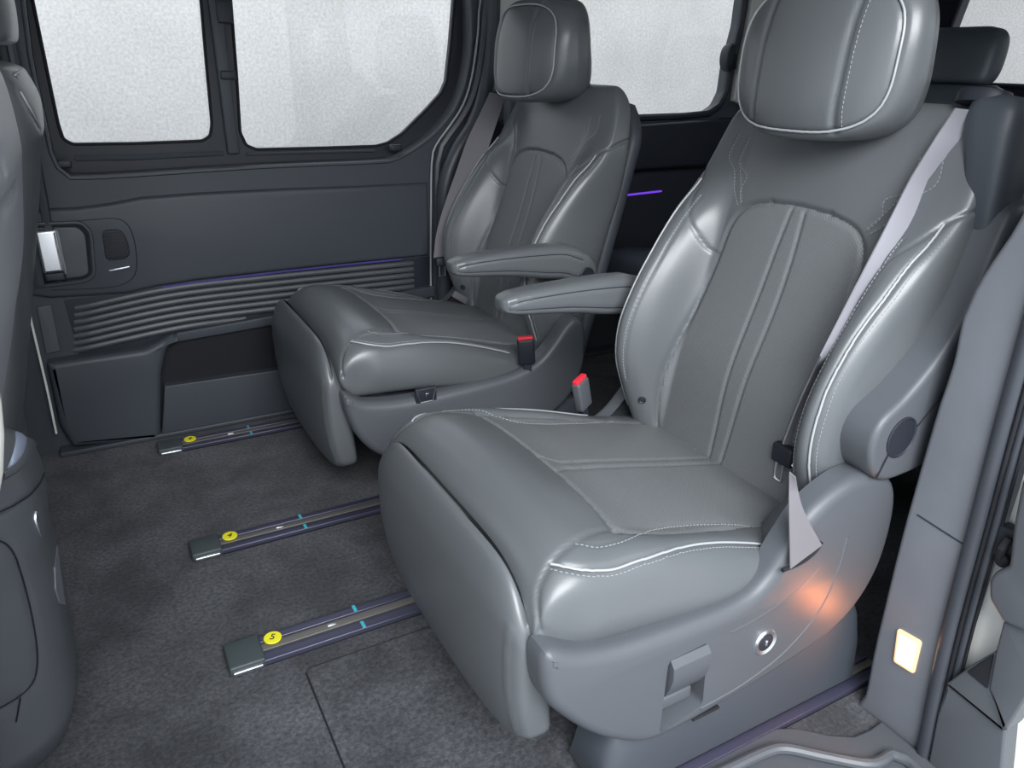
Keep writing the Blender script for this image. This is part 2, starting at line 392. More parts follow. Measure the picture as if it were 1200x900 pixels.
g2 = wz([(270, 0), (277, 90), (281, 155), (288, 170), (300, 175), (380, 173), (440, 171), (455, 167), (472, 156), (500, 128), (517, 109), (523, 95), (528, 50), (532, 0)], 2.17)
g2 = [(g2[0][0], 1.23)]+g2+[(g2[-1][0]+0.01, 1.23)]; g2 = roundpoly(g2, 0.006, 2)
f_out = resam(door_in, 90); f_in = inset(f_out if sum(f_out[i][0]*f_out[(i+1) % 90][1]-f_out[(i+1) % 90][0]*f_out[i][1] for i in range(90)) > 0 else f_out[::-1], 0.006)
f_o2 = f_out if sum(f_out[i][0]*f_out[(i+1) % 90][1]-f_out[(i+1) % 90][0]*f_out[i][1] for i in range(90)) > 0 else f_out[::-1]
loft(MB(), f_o2, YW, f_in, YW+0.052).build('window_reveal', M_pla, door, 60)  # lighter plastic stands in for daylight falling on the ledge
slab(MB(), f_in, 2.166, 2.19, [g1, g2]).build('window_surround', M_dark, door, 30)
MB().tube([(p[0], YW-0.001, p[1]) for p in f_o2], 0.005, 6, closed=True).build('reveal_edge', M_trim, door)
for i, g in enumerate((g1, g2)):
    w = empty('window_%d' % (i+1), (0.2+0.4*i, 2.178, 0.9), kind='structure')
    loops = [g]; mb = MB(); mb.add([(p[0], 2.182, p[1]) for p in g], [tuple(range(len(g)))]); mb.add([(p[0], 2.1855, p[1]) for p in g], [tuple(range(len(g)))]); mb.build('pane', M_glass, w)
    MB().tube([(p[0], 2.166, p[1]) for p in g], 0.004, 6, closed=True).build('gasket', M_black, w)
# inner frame mouldings: step along the bottom of the front pane and the divider blocks
ln = wz([(88, 186), (160, 185), (236, 181), (262, 180)], 2.155); MB().tube([(p[0], 2.160, p[1]) for p in ln], 0.006, 6, flat=1).build('slide_rail', M_trim, door)
ln = wz([(290, 181), (360, 179), (440, 177)], 2.15); MB().tube([(p[0], 2.160, p[1]) for p in ln], 0.004, 6).build('slide_rail', M_trim, door)
a = aty(260, 0, 2.15); b = aty(266, 170, 2.15)
MB().box(((a.x+b.x)/2, 2.158, 0.95), (0.030, 0.016, 0.44), 0.004).build('window_divider', M_trim, door)
for (px, py, h) in ((262, 14, 0.05), (266, 88, 0.02)):
    c = aty(px, py, 2.15); MB().box((c.x+0.002, 2.146, c.z), (0.036, 0.012, h), 0.003).build('latch_block', M_dark, door)
for (px, py) in ((463, 173), (74, 192)):
    c = aty(px, py, 2.13); MB().box((c.x, 2.125, c.z), (0.035, 0.014, 0.018), 0.004).build('stop_block', M_dark, door)
# upper padding crease and lower sweep of the upper door panel
up_ = wz([(30, 345), (60, 349), (110, 346), (150, 343), (185, 335), (230, 328), (300, 320), (400, 309), (503, 299)], YW-0.005)
top_ = wz([(36, 262), (45, 245), (90, 243), (130, 238), (165, 231), (230, 226), (330, 221), (420, 218), (500, 214)], YW-0.005)
pan = up_+top_[::-1]
MB().plate(pan, 1, YW+0.002, YW-0.014, bev=0.010, seg=4).build('upper_panel', M_trim, door, 40)
# recess with chrome pull handle
rc_o = roundpoly(wz([(33, 263), (95, 261), (106, 272), (110, 322), (100, 329), (38, 336)], YW-0.016), 0.012, 4)
rc_i = roundpoly(wz([(36, 267), (91, 266), (100, 275), (104, 320), (97, 324), (42, 330)], YW-0.016), 0.010, 4)
bz = MB(); bz.tube([(p[0], YW-0.016, p[1]) for p in rc_o], 0.006, 8, closed=True, flat=0.8); bez = bz.build('handle_bezel', M_trim, door)
MB().plate(rc_o, 1, YW-0.014, YW-0.0155, bev=0.001).build('handle_gap', M_black, bez)
MB().plate(rc_i, 1, YW-0.0155, YW-0.0185, bev=0.002).build('handle_backplate', M_pla, bez)
hd = wz([(40, 271), (65, 269), (75, 318), (51, 321)], YW-0.04)
hb = MB().plate(roundpoly(hd, 0.004), 1, YW-0.02, YW-0.045, bev=0.006).build('pull_handle', M_chrome, door, 40, 'chrome pull handle')
e0 = wz([(66, 269), (77, 321)], YW-0.043); MB().tube([(p[0], YW-0.043, p[1]) for p in e0], 0.0035, 8).build('handle_edge', M_chrome, hb)
hf = wz([(51, 321), (77, 318), (78, 329), (54, 331)], YW-0.035); MB().plate(roundpoly(hf, 0.004), 1, YW-0.02, YW-0.038, bev=0.005).build('handle_foot', M_dark, hb, 40)
sp = roundpoly(wz([(119, 270), (140, 268), (149, 280), (153, 298), (146, 304), (124, 305)], YW-0.015), 0.012, 4)
spo = MB().plate(sp, 1, YW-0.012, YW-0.0165, bev=0.002).build('speaker_grille', M_dark, door, 40)
spc = np.mean(sp, axis=0); mb = MB()
for i in range(-7, 8):
    for j in range(-7, 8):
        q = (spc[0]+i*0.006+(j % 2)*0.003, spc[1]+j*0.0055)
        if inpoly2(sp, q): mb.box((q[0], YW-0.0172, q[1]), (0.003, 0.0015, 0.003))
mb.build('grille_dots', M_black, spo, stuff=True)
c = aty(140, 315, YW-0.016); MB().box((c.x, YW-0.016, c.z), (0.050, 0.006, 0.006), 0.002, Matrix.Rotation(-0.12, 3, 'Y')).build('courtesy_strip', M_alu, door)
sm = smoothc([(p[0], YW-0.0145, p[1]) for p in wz([(40, 262), (100, 258), (135, 256), (150, 264), (158, 285), (160, 315), (150, 330), (125, 337), (60, 340)], YW-0.0145)], 0.01)
MB().tube(sm, 0.0011, 5).build('panel_seam', M_dark, door)
# ribbed insert under the panel: every rib on its own
MB().plate(wz([(75, 352), (190, 338), (300, 322), (505, 300), (505, 345), (330, 380), (180, 412), (95, 424)], YW), 1, YW+0.002, YW-0.002, bev=0.001).build('rib_backing', M_dark, door)
zr = [0.402, 0.384, 0.366, 0.348, 0.330, 0.312, 0.294]
for i, z in enumerate(zr):
    zl = z-0.018-0.0*i; xl = -0.07-0.004*i
    pts = [(xl, YW+0.002, zl-0.006), (xl+0.02, YW-0.006, zl-0.003), (0.16, YW-0.009, z+0.002), (0.45, YW-0.009, z+0.003), (0.78, YW-0.009, z-0.001), (0.815, YW-0.004, z-0.003), (0.83, YW+0.003, z-0.004)]
    if i >= 5: pts = [p for p in pts if p[0] < (0.5 if i == 5 else 0.35)]+[((0.55 if i == 5 else 0.33), YW+0.002, z)]
    MB().tube(smoothc(pts, 0.03), 0.0078, 8, flat=1.0).build('rib', M_pla, door)
MB().plate(roundpoly(wz([(43, 360), (60, 357), (71, 411), (54, 415)], YW-0.006), 0.004), 1, YW, YW-0.008, bev=0.002).build('reflector', M_pla, door)
lp_ = [(p[0], YW-0.012, p[1]) for p in wz([(190, 337), (300, 322), (400, 311), (470, 304)], YW-0.012)]
MB().tube(smoothc(lp_, 0.03), 0.003, 6).build('ambient_strip', M_ledd, door, label='dim violet ambient light strip')
# lower pocket and step-shaped bin
pk = wz([(55, 428), (100, 421), (170, 411), (195, 398), (210, 393), (196, 412), (190, 440), (189, 516), (86, 526), (70, 500)], YW-0.05)
MB().plate(roundpoly(pk, 0.008), 1, YW, YW-0.045, bev=0.016, seg=5).build('map_pocket', M_trim, door, 40)
MB().plate(wz([(188, 396), (508, 352), (508, 470), (188, 515)], YW-0.005), 1, YW, YW-0.006, bev=0.002).build('pocket_shade_sheet', M_black, door)  # raised black sheet painted in for the shade inside the pocket
MB().plate(wz([(197, 392), (510, 335), (510, 348), (205, 402)], YW-0.02), 1, YW, YW-0.022, bev=0.006).build('pocket_rail', M_trim, door)
MB().plate(wz([(193, 453), (340, 432), (500, 409), (500, 470), (190, 510)], YW-0.035), 1, YW-0.006, YW-0.034, bev=0.004).build('pocket_front', M_trim, door, 40)
ed = [tuple(aty(x, y, YW-0.05)) for x, y in ((66, 508), (56, 460), (44, 408), (34, 365), (29, 335))]
MB().tube(smoothc(ed, 0.03), 0.0028, 6).build('door_edge_trim', M_white, door)
tr = MB().box((0.90, 2.10, 0.007), (2.15, 0.05, 0.014), 0.004).build('trim_1', M_trim, None, 40); tag(tr, kind='structure')
# ---- chrome line and quarter trim behind the door
wl = [(0.885, YW-0.010, 0.10)]+[(p[0], YW-0.010, p[1]) for p in wz([(505, 345), (505, 250), (506, 190), (511, 170), (528, 146), (543, 122), (553, 90), (560, 40), (563, 0)], YW-0.01)]+[(1.10, YW-0.01, 1.3)]
t2 = MB().tube(smoothc(wl, 0.02), 0.0030, 6).build('trim_2', M_pipe, None); tag(t2, kind='structure')
wl2 = [(p[0]+0.018, p[1], p[2]-0.004) for p in smoothc(wl, 0.03)]; t2b = MB().tube(wl2, 0.012, 8).build('door_seal', M_rubber, t2)
q_out = [(0.89, -0.01), (3.0, -0.01), (3.0, ZT), (1.09, ZT), (1.07, 1.14), (1.05, 1.04), (1.02, 0.905), (0.99, 0.83), (0.95, 0.775), (0.905, 0.70), (0.896, 0.62)]
g3 = wz([(628, 0), (631, 110), (640, 134), (655, 140), (700, 140), (745, 138), (800, 136), (828, 133), (841, 124), (849, 108), (853, 80), (866, 30), (870, 0)], 2.13); g3 = [(g3[0][0], 1.25)]+g3+[(g3[-1][0]+0.01, 1.25)]
g3 = roundpoly(g3, 0.01, 2)
wl3 = slab(MB(), q_out, YW+0.002, YW+0.05, [g3]).build('wall_left', M_trim, None, 30); tag(wl3, kind='structure')
w3 = empty('window_3', (1.6, 2.15, 0.95), kind='structure')
MB().add([(p[0], 2.15, p[1]) for p in g3], [tuple(range(len(g3)))]).add([(p[0], 2.1535, p[1]) for p in g3], [tuple(range(len(g3)))]).build('pane', M_glass, w3)
MB().tube([(p[0], YW+0.002, p[1]) for p in g3], 0.012, 8, closed=True).build('window_frame', M_dark, w3)
# pale pillar covers between the panes
pc = [(1.085, 0.885), (1.185, 0.865), (1.215, 0.90), (1.215, ZT), (1.10, ZT), (1.09, 1.12)]
pl = MB().plate(pc, 1, YW, YW-0.02, bev=0.01).build('trim_3', M_beige, None); tag(pl, kind='structure')
pd = wz([(880, 0), (873, 40), (862, 90), (858, 118), (880, 130), (960, 110), (990, 0)], YW-0.01); pd = [(pd[0][0], ZT)]+pd+[(pd[-1][0], ZT)]
pl = MB().plate(pd, 1, YW, YW-0.02, bev=0.01).build('trim_4', M_beige, None); tag(pl, kind='structure')
# ledge and elbow panel under the third window, with the lit violet line
lg = wz([(560, 118), (600, 150), (745, 146), (820, 141), (860, 138), (1000, 120), (1000, 180), (745, 200), (600, 205), (545, 240), (530, 210)], YW-0.02)
MB().plate(roundpoly(lg, 0.02), 1, YW, YW-0.035, bev=0.014, seg=5).build('quarter_panel', M_dark, wl3, 40)
lg = wz([(545, 240), (600, 215), (745, 203), (1000, 186), (1000, 330), (740, 345), (560, 345)], YW-0.05)
MB().plate(roundpoly(lg, 0.02), 1, YW, YW-0.05, bev=0.014, seg=5).build('lower_quarter_panel', M_dark, wl3, 40)
ld = [tuple(aty(x, y, YW-0.053)) for x, y in ((700, 233), (731, 229), (775, 224))]
MB().tube(ld, 0.0035, 6).build('ambient_strip', M_led, wl3, label='bright purple ambient light strip')
# curved pillar base trim beside the chrome line
cb = [(0.915, YW-0.03, 0.05), (0.918, YW-0.035, 0.45), (0.925, YW-0.04, 0.62), (0.965, YW-0.04, 0.72), (1.02, YW-0.035, 0.79), (1.06, YW-0.02, 0.87), (1.085, YW-0.01, 1.0), (1.10, YW-0.01, 1.3)]
MB().tube(smoothc(cb, 0.02), 0.024, 12).build('pillar_fold', M_rubber, wl3)
# belt anchor hook on the rear pillar
hk = aty(856, 68, YW-0.03); h_ = empty('belt_guide', hk, 'dark round belt guide on the frame of the far rear window', 'belt guide')
mb = MB(); mb.rings([[(hk.x+r*math.cos(a)*0.9, y, hk.z+r*math.sin(a)*1.5) for a in np.linspace(0, 2*np.pi, 25)[:-1]] for r, y in ((0.028, YW-0.005), (0.030, YW-0.03), (0.026, YW-0.04), (0.012, YW-0.044))]); mb.build('guide_disc', M_dark, h_)
MB().box((hk.x+0.01, YW-0.044, hk.z-0.01), (0.012, 0.008, 0.05), 0.003).build('guide_slot', M_black, h_)
# ---- roof, rear, near side behind the pillar
cl = MB().box((0.95, 1.27, ZT+0.03), (4.1, 1.76, 0.06)).build('ceiling', M_beige); tag(cl, kind='structure')
tg = [(0.41, -0.01), (2.17, -0.01), (2.17, ZT), (0.41, ZT)]; th = roundpoly([(0.60, 0.90), (2.00, 0.915), (1.93, 1.28), (0.67, 1.28)], 0.06, 5)
wr = slab(MB(), tg, 2.95, 3.0, [th], axis=0).build('wall_back', M_dark, None, 30); tag(wr, kind='structure')
w4 = empty('window_4', (2.97, 1.3, 1.1), kind='structure')
MB().add([(2.975, p[0], p[1]) for p in th], [tuple(range(len(th)))]).add([(2.9785, p[0], p[1]) for p in th], [tuple(range(len(th)))]).build('pane', M_glass, w4)
MB().tube([(2.95, p[0], p[1]) for p in th], 0.010, 8, closed=True).build('window_frame', M_dark, w4)
no = [(1.10, -0.01), (3.0, -0.01), (3.0, ZT), (1.10, ZT)]; nh = roundpoly([(1.25, 0.80), (2.7, 0.80), (2.6, 1.25), (1.25, 1.25)], 0.05, 5)
wn = slab(MB(), no, 0.41, 0.36, [nh]).build('wall_right', M_trim, None, 30); tag(wn, kind='structure')
w5 = empty('window_5', (1.9, 0.38, 1.0), kind='structure')
MB().add([(p[0], 0.385, p[1]) for p in nh], [tuple(range(len(nh)))]).add([(p[0], 0.3815, p[1]) for p in nh], [tuple(range(len(nh)))]).build('pane', M_glass, w5)
MB().box((1.9, 0.39, 1.26), (1.4, 0.03, 0.03), 0.005).build('window_frame', M_dark, w5)
wf = MB().box((-1.08, 1.28, 0.45), (0.06, 1.74, 0.92)).build('wall_front', M_dark); tag(wf, kind='structure')
fl = slab(MB(), [(-1.08, -0.01), (-0.19, -0.01), (-0.19, ZT), (-0.28, ZT), (-0.40, 0.80), (-0.95, 0.80), (-1.08, 0.80)], YW+0.003, YW+0.05).build('door_2', M_trim, None, 30); tag(fl, kind='structure')
# front edge of the door opening seen left of the pane
for i, (xx, r) in enumerate(((-0.085, 0.011), (-0.125, 0.015), (-0.165, 0.014))):
    MB().tube([(xx-0.01, YW-0.012-0.004*i, 0.45), (xx, YW-0.012-0.004*i, 0.80), (xx+0.005, YW-0.012-0.004*i, ZT)], r, 8).build('door_seal', M_rubber, fl)
# ---- near rear pillar trim of the open doorway
XP = 0.965
def yz(pix, X): return [(atx(x, y, X).y, atx(x, y, X).z) for x, y in pix]
pe = yz([(1003, 826), (1012, 815), (1022, 765), (1033, 717), (1057, 620), (1085, 520), (1100, 470), (1115, 425), (1126, 372), (1140, 340), (1160, 307), (1182, 275), (1195, 252)], XP)
pe = smoothc(pe, 0.02)
pr_ = [(0.438, -0.002), (0.452, 0.20), (0.458, 0.384), (0.466, 0.657), (0.470, 0.90), (0.470, 1.30)]
po = pe+[(0.50, 0.95), (0.50, 1.30)]+pr_[::-1]
pil = MB().plate(po, 0, XP+0.14, XP, bev=0.008, seg=4).build('wall_pillar', M_pillar, None, 40); pil.name = 'trim_5'; tag(pil, kind='structure')
s0, s1 = atx(1075, 603, XP), atx(1128, 637, XP)
MB().tube([(XP-0.0003, s0.y, s0.z), (XP-0.0003, s1.y, s1.z)], 0.0012, 6).build('panel_seam', M_dark, pil)
lc = [atx(x, y, XP-0.002) for x, y in ((1052, 736), (1080, 752), (1071, 790), (1047, 775))]
lq = [(p.y, p.z) for p in lc]; lmp = empty('courtesy_lamp', (XP, np.mean([p[0] for p in lq]), np.mean([p[1] for p in lq])), 'small lit courtesy lamp low on the grey door pillar', 'lamp')
MB().plate(roundpoly(lq, 0.005), 0, XP, XP-0.004, bev=0.002).build('lamp_rim', M_lrim, lmp)
lc2 = [((p[0]-lmp.location.y)*0.74+lmp.location.y, (p[1]-lmp.location.z)*0.80+lmp.location.z) for p in lq]
MB().plate(roundpoly(lc2, 0.004), 0, XP-0.003, XP-0.0055, bev=0.001).build('lamp_lens', M_lens, lmp, label='glowing warm white lens')
ld_ = bpy.data.lights.new('courtesy_lamp_light', 'AREA'); ld_.shape = 'RECTANGLE'; ld_.size = 0.03; ld_.size_y = 0.04; ld_.energy = 0.17; ld_.color = (1.0, 0.23, 0.03)
lo_ = bpy.data.objects.new('courtesy_lamp_light', ld_); COL.objects.link(lo_); lo_.location = (XP-0.012, lmp.location.y, lmp.location.z); lo_.rotation_euler = Vector((-1, 0.25, 0.3)).to_track_quat('-Z', 'Y').to_euler()
# door seals, white jamb, striker
def seal(y0, r, m, x=XP, dz=0.0):
    return MB().tube(smoothc([(x+dz, y0-0.022, -0.03), (x+dz, y0-0.006, 0.20), (x+dz, y0, 0.40), (x+dz, y0+0.006, 0.66), (x+dz, y0+0.008, 1.30)], 0.05), r, 12).build('door_seal', m, pil)
seal(0.450, 0.012, M_rubber); seal(0.436, 0.003, M_black, dz=-0.004); seal(0.430, 0.0065, M_rubber, dz=0.004); seal(0.422, 0.002, M_black)
jb = slab(MB(), [(0.425, -0.05), (0.425, 1.35), (0.20, 1.35), (0.20, -0.05)], XP+0.02, XP+0.04, axis=0).build('trim_6', M_white, None, 30); tag(jb, kind='structure')
st = atx(1177, 640, XP-0.0); sk = empty('door_striker', (XP+0.01, st.y, st.z), 'small black door striker on the white body jamb', 'striker')
MB().box((XP+0.008, st.y, st.z+0.004), (0.022, 0.026, 0.046), 0.005).build('striker_block', M_dark, sk)
MB().tube([(XP-0.008, st.y-0.006, st.z+0.018), (XP-0.014, st.y-0.004, st.z+0.004), (XP-0.008, st.y-0.002, st.z-0.012)], 0.006, 10).build('striker_bar', M_black, sk)
mb = MB(); mb.rings([[(x, st.y-0.006+r*math.cos(a), st.z-0.016+r*math.sin(a)) for a in np.linspace(0, 2*np.pi, 17)[:-1]] for x, r in ((XP, 0.010), (XP-0.010, 0.009), (XP-0.012, 0.005))]); mb.build('striker_bolt', M_black, sk)
# open sliding door, its trimmed front end seen at the lower right
def yzp(pix, X): return [(atx(x, y, X).y, atx(x, y, X).z) for x, y in pix]
XD = 0.955
od = empty('sliding_door', (XD+0.1, 0.30, 0.0), 'open sliding door edge with charcoal trim and armrest at lower right', 'door')
MB().plate(roundpoly(yzp([(1109, 803), (1178, 857), (1174, 900), (1165, 990), (1070, 990), (1086, 900), (1098, 837)], XD), 0.003), 0, XD+0.05, XD, bev=0.004).build('lower_trim', M_pla, od, 40)
MB().plate(roundpoly(yzp([(1109, 801), (1139, 779), (1166, 763), (1172, 775), (1160, 808), (1179, 858)], XD-0.003), 0.002), 0, XD+0.05, XD-0.004, bev=0.003).build('pocket_rim', M_pla, od, 40)
MB().plate(roundpoly(yzp([(1133, 787), (1165, 766), (1157, 807)], XD-0.005), 0.002), 0, XD+0.02, XD-0.006, bev=0.001).build('pocket_shade_plate', M_black, od, 40)  # black plate put in for the shade in the pocket mouth
MB().plate(roundpoly(yzp([(1167, 764), (1176, 728), (1210, 735), (1215, 800), (1179, 857), (1159, 806)], XD-0.006), 0.003), 0, XD+0.05, XD-0.008, bev=0.004).build('grip_post', M_pla, od, 40)
MB().plate(roundpoly(yzp([(1161, 678), (1168, 669), (1184, 662), (1190, 610), (1200, 560), (1240, 540), (1240, 750), (1200, 738), (1177, 728), (1161, 700)], XD-0.012), 0.006), 0, XD+0.05, XD-0.018, bev=0.007).build('door_armrest', M_pla, od, 40)
dw = slab(MB(), [(0.12, -0.35), (0.395, -0.35), (0.395, 1.30), (0.12, 1.30)], XD+0.055, XD+0.1, axis=0).build('door_skin', M_white, od, 30)
# ---- sill: carpet offcut edge and grey step trim with its raised rim
se = [tuple(p) for p in ((-0.2, 0.575), (0.66, 0.575), (0.80, 0.572), (0.831, 0.556), (0.866, 0.522), (0.896, 0.503), (0.930, 0.500), (0.962, 0.503), (0.962, 0.40), (0.962, 0.30), (-0.2, 0.30))]
sl_ = MB().plate(se[::-1], 2, -0.05, 0.009, bev=0.005).build('trim_7', M_pla, None, 40); tag(sl_, kind='structure')
rm = [tuple(atz(x, y, 0.016)) for x, y in ((800, 925), (850, 903), (895, 882), (920, 877), (960, 885), (1012, 895), (1030, 893), (1046, 884), (1062, 890), (1078, 906), (1085, 930))]
MB().tube(smoothc(rm, 0.01), 0.0085, 10, flat=1.0).build('sill_rim', M_pla, sl_)
# ---- outside
gr = MB().box((2, 1, -0.50), (16, 16, 0.1)).build('ground', M_kerb); tag(gr, kind='structure')
ow = MB().box((1.5, 5.0, 0.95), (13, 0.2, 2.8)).build('wall_outside', M_wall); ow.name = 'wall_far'; tag(ow, kind='structure')
ow = MB().box((7.2, -0.4, 0.95), (0.2, 10.6, 2.8)).build('wall_rear', M_wall); tag(ow, kind='structure')

# =================================================================== SEAT RAILS
def rail(y, x0, x1, w, num, mark, label, dark=False, full=True):
    r = empty('seat_rail', (x0, y, 0), label, 'seat rail', 'seat rails let into the carpet')
    def bar(ya, yb, za, zb, m, nm, xs=(x0+0.045, x1), bev=0.001): return MB().box(((xs[0]+xs[1])/2, y+(ya+yb)/2, (za+zb)/2), (xs[1]-xs[0], abs(yb-ya), abs(zb-za)), bev).build(nm, m, r)
    bar(-w, w, -0.004, 0.004, M_black, 'channel_floor'); bar(-w, -w*0.30, 0, 0.012, M_railm, 'channel_side', bev=0.002); bar(w*0.45, w, 0, 0.012, M_railm, 'channel_side', bev=0.002)
    bar(-w*0.18, w*0.34, 0.002, 0.011, M_slot, 'centre_strip')
    if full:
        cp = MB().box((x0+0.03, y, 0.008), (0.060, 2*w*1.02, 0.020), 0.004).build('end_cap', M_rend, r)
        MB().box((x0+0.030, y-w*1.03, 0.005), (0.052, 0.008, 0.010), 0.003).build('cap_edge', M_alu, cp)
        mb = MB(); cx_, cy_ = x0+0.082, y+w*0.45
        mb.rings([[(cx_+0.0155*k*math.cos(a), cy_+0.0155*k*math.sin(a), z) for a in np.linspace(0, 2*np.pi, 33)[:-1]] for k, z in ((1, 0.0125), (1, 0.0145), (0.96, 0.0152))])
        stk = mb.build('number_sticker', M_yel, r, label='round yellow sticker with a dark number')
        cu = bpy.data.curves.new('digit', 'FONT'); cu.body = num; cu.size = 0.020; cu.align_x = 'CENTER'; cu.align_y = 'CENTER'; cu.extrude = 0.0004
        to = bpy.data.objects.new('digit', cu); COL.objects.link(to); bpy.context.view_layer.update(); me = bpy.data.meshes.new_from_object(to.evaluated_get(bpy.context.evaluated_depsgraph_get()))
        bpy.data.objects.remove(to); me.materials.clear(); me.materials.append(M_ink); do = bpy.data.objects.new('digit', me); COL.objects.link(do)
        me.transform(Matrix.Translation((cx_-x0, cy_-y, 0.0155)) @ Matrix.Rotation(math.radians(-28), 4, 'Z')); do.parent = stk
        sx = x0+0.185; mb = MB().box((sx, y+w*0.08, 0.0118), (0.016, 0.006, 0.002), 0.0008); mb.build('rail_screw', M_chrome, r)
    mx = x0+(0.235 if full else 0.15)
    for ya, yb in ((-w*0.98, -w*0.45), (w*0.5, w*1.0)): MB().box((mx, y+(ya+yb)/2, 0.0126), (0.006, abs(yb-ya), 0.0012)).build('paint_mark', mark, r)
    return r
rail(2.000, 0.050, 1.05, 0.028, '4', M_teal, 'dim seat rail nearest the far door, under the far chair')
rail(1.480, 0.062, 1.05, 0.030, '4', M_teal, 'seat rail leading to the inner edge of the far chair')
rail(1.118, 0.072, 1.00, 0.034, '5', M_teal, 'seat rail beside the carpet hatch, under the near chair')
rail(0.594, 0.42, 1.06, 0.026, '', M_pink, 'grey seat rail with painted violet reflection along the door sill under the near chair', full=False)


# =================================================================== SEATS
# seat measurements were taken in a first survey frame (its own eye point); SEATM carries them into the van
YN = 0.83; X0 = 0.62; H0 = 0.90; F0 = 850.0; FW0, RT0, UP0 = axes(math.atan(338/850.0), math.radians(61.0), 0.0)
def ray0(x, y): return FW0 + RT0*(x-600)/F0 - UP0*(y-450)/F0
YS = 0.8635
SEATM = Matrix.Translation((0.0378, 0, 0.0055)) @ Matrix.Rotation(-0.0193, 4, 'Y') @ Matrix.Diagonal((0.988, 1.004, 0.999, 1))
def sy(px, py, yl): d = ray0(px, py); p = np.array([0, 0, H0])+d*((YN+yl)/d[1]); return Vector((p[0], yl, p[2]))
def scast(body, px, py):
    return body.cast((0, -YN, H0), ray0(px, py))
def thin(P, step):
    out = [P[0]]
    for p in P[1:]:
        if (Vector(p)-Vector(out[-1])).length > step*0.7: out.append(p)
    return out
def pxline(body, pix, step=0.004):
    pts = [scast(body, *p) for p in smoothc(pix, 3.0)]
    return thin([p for p in pts if p is not None], step)
def mirr(body, ln): return [body.snap((p[0], -p[1], p[2])) for p in ln]
PARTS = []
class Part: pass
def part(name, v, f, m, parent=None, label=None, which='both', smooth=180, uv=None):
    p = Part(); p.name = name; p.m = m; p.parent = parent; p.label = label; p.which = which
    me = bpy.data.meshes.new(name); me.from_pydata([tuple(map(float, q)) for q in v], [], f); me.materials.append(m)
    if uv is not None:
        l = me.uv_layers.new(name='UVMap'); vi = np.empty(len(me.loops), int); me.loops.foreach_get('vertex_index', vi)
        l.data.foreach_set('uv', np.array(uv, float)[vi].ravel())
    bm = bmesh.new(); bm.from_mesh(me)
    lo = [x for x in bm.verts if not x.link_faces]; bmesh.ops.delete(bm, geom=lo, context='VERTS')
    if smooth < 180: bmesh.ops.remove_doubles(bm, verts=bm.verts, dist=2e-5); bmesh.ops.recalc_face_normals(bm, faces=bm.faces)
    bm.to_mesh(me); bm.free(); finish(me, smooth); p.me = me; PARTS.append(p); return p
def pmb(name, mb, m, parent=None, label=None, which='both', smooth=35): return part(name, mb.v, mb.f, m, parent, label, which, smooth)
def close_loop(mb, P, r, n=8): return mb.tube(P, r, n, closed=True)

# ---- cushion
NS = 300
def cushion_rings():
    xf, xr = 0.348, 0.905; R = []
    xs = np.concatenate([xf+0.10*(1-np.cos(np.linspace(0.03, np.pi/2, 44))), np.linspace(xf+0.10, xr, 150)[1:]])
    topc = [(0.36, 0.416), (0.44, 0.409), (0.50, 0.392), (0.56, 0.369), (0.70, 0.332), (0.90, 0.284)]
    for x in xs:
        fr = np.clip((xf+0.10-x)/0.10, 0, 1); rd = math.sqrt(max(0, 1-fr**2.4))
        zmid = float(lerp([(0.34, 0.325), (0.45, 0.310), (0.7, 0.265), (0.91, 0.24)], x))
        zt = zmid+(float(lerp(topc, x))-zmid)*rd; zbo = float(lerp([(0.34, 0.255), (0.5, 0.25), (0.91, 0.20)], x))
        zb = zmid-(zmid-zbo)*min(1, rd*1.3+0.05)
        w = 0.262-0.014*(1-rd**0.8)-0.006*sstep(0.7, 0.9, x)
        sxn, szn = sup(w, 0.06, 4.6, NS)
        y = sxn*w; a = np.abs(y)/w
        bol = 0.020*sstep(0.70, 0.90, a)*sstep(0.44, 0.56, x)*(1-0.9*sstep(0.6, 0.8, x))
        crown = 0.010*(1-(y/0.24)**2)*(1-sstep(0.44, 0.54, x))
        ins = 0.005*np.maximum(0, 1-(y/0.19)**2)*sstep(0.54, 0.62, x)
        ztop = zt+(bol+np.maximum(crown, 0)+ins)*rd
        z = np.where(szn > 0, zmid+szn*(ztop-zmid), zmid+szn*(zmid-zb))
        y = y*(1+0.035*np.exp(-((z-zmid-0.005)/0.035)**2)*(a > 0.9)*sstep(0.38, 0.44, x))
        R.append(np.stack([np.full(NS, x), y, z], 1))
    return R
CU = Body(cushion_rings())
def ty(x, y): return CU.cast((x, y, 1), (0, 0, -1))
def sym(body, a): return mirr(body, a)
roll = CU.line([ty(*p) for p in [(0.502, -0.200), (0.512, -0.14), (0.518, -0.07), (0.520, 0), (0.518, 0.07), (0.512, 0.14), (0.502, 0.200)]])
ins_o = CU.line([ty(*p) for p in [(0.502, -0.200), (0.56, -0.205), (0.62, -0.207), (0.70, -0.203), (0.78, -0.195), (0.86, -0.185)]])
ins_i = sym(CU, ins_o)
ch_a = CU.line([ty(*p) for p in [(0.519, -0.030), (0.545, -0.013), (0.58, -0.011), (0.7, -0.011), (0.87, -0.011)]])
ch_b = sym(CU, ch_a)
CH = 0.20
pipe_o = pxline(CU, [(645, 655), (683, 662), (717, 662), (750, 652), (800, 637), (840, 632), (883, 633), (917, 637)])
pipe_i = sym(CU, pipe_o)
side_o = pxline(CU, [(727, 615), (707, 616), (687, 622), (663, 637), (647, 653), (633, 677), (629, 697), (630, 720), (633, 736)])
side_i = sym(CU, side_o)
st_o = pxline(CU, [(675, 628), (700, 633), (727, 628), (760, 617), (800, 611), (853, 610), (905, 612)])
st_i = sym(CU, st_o)
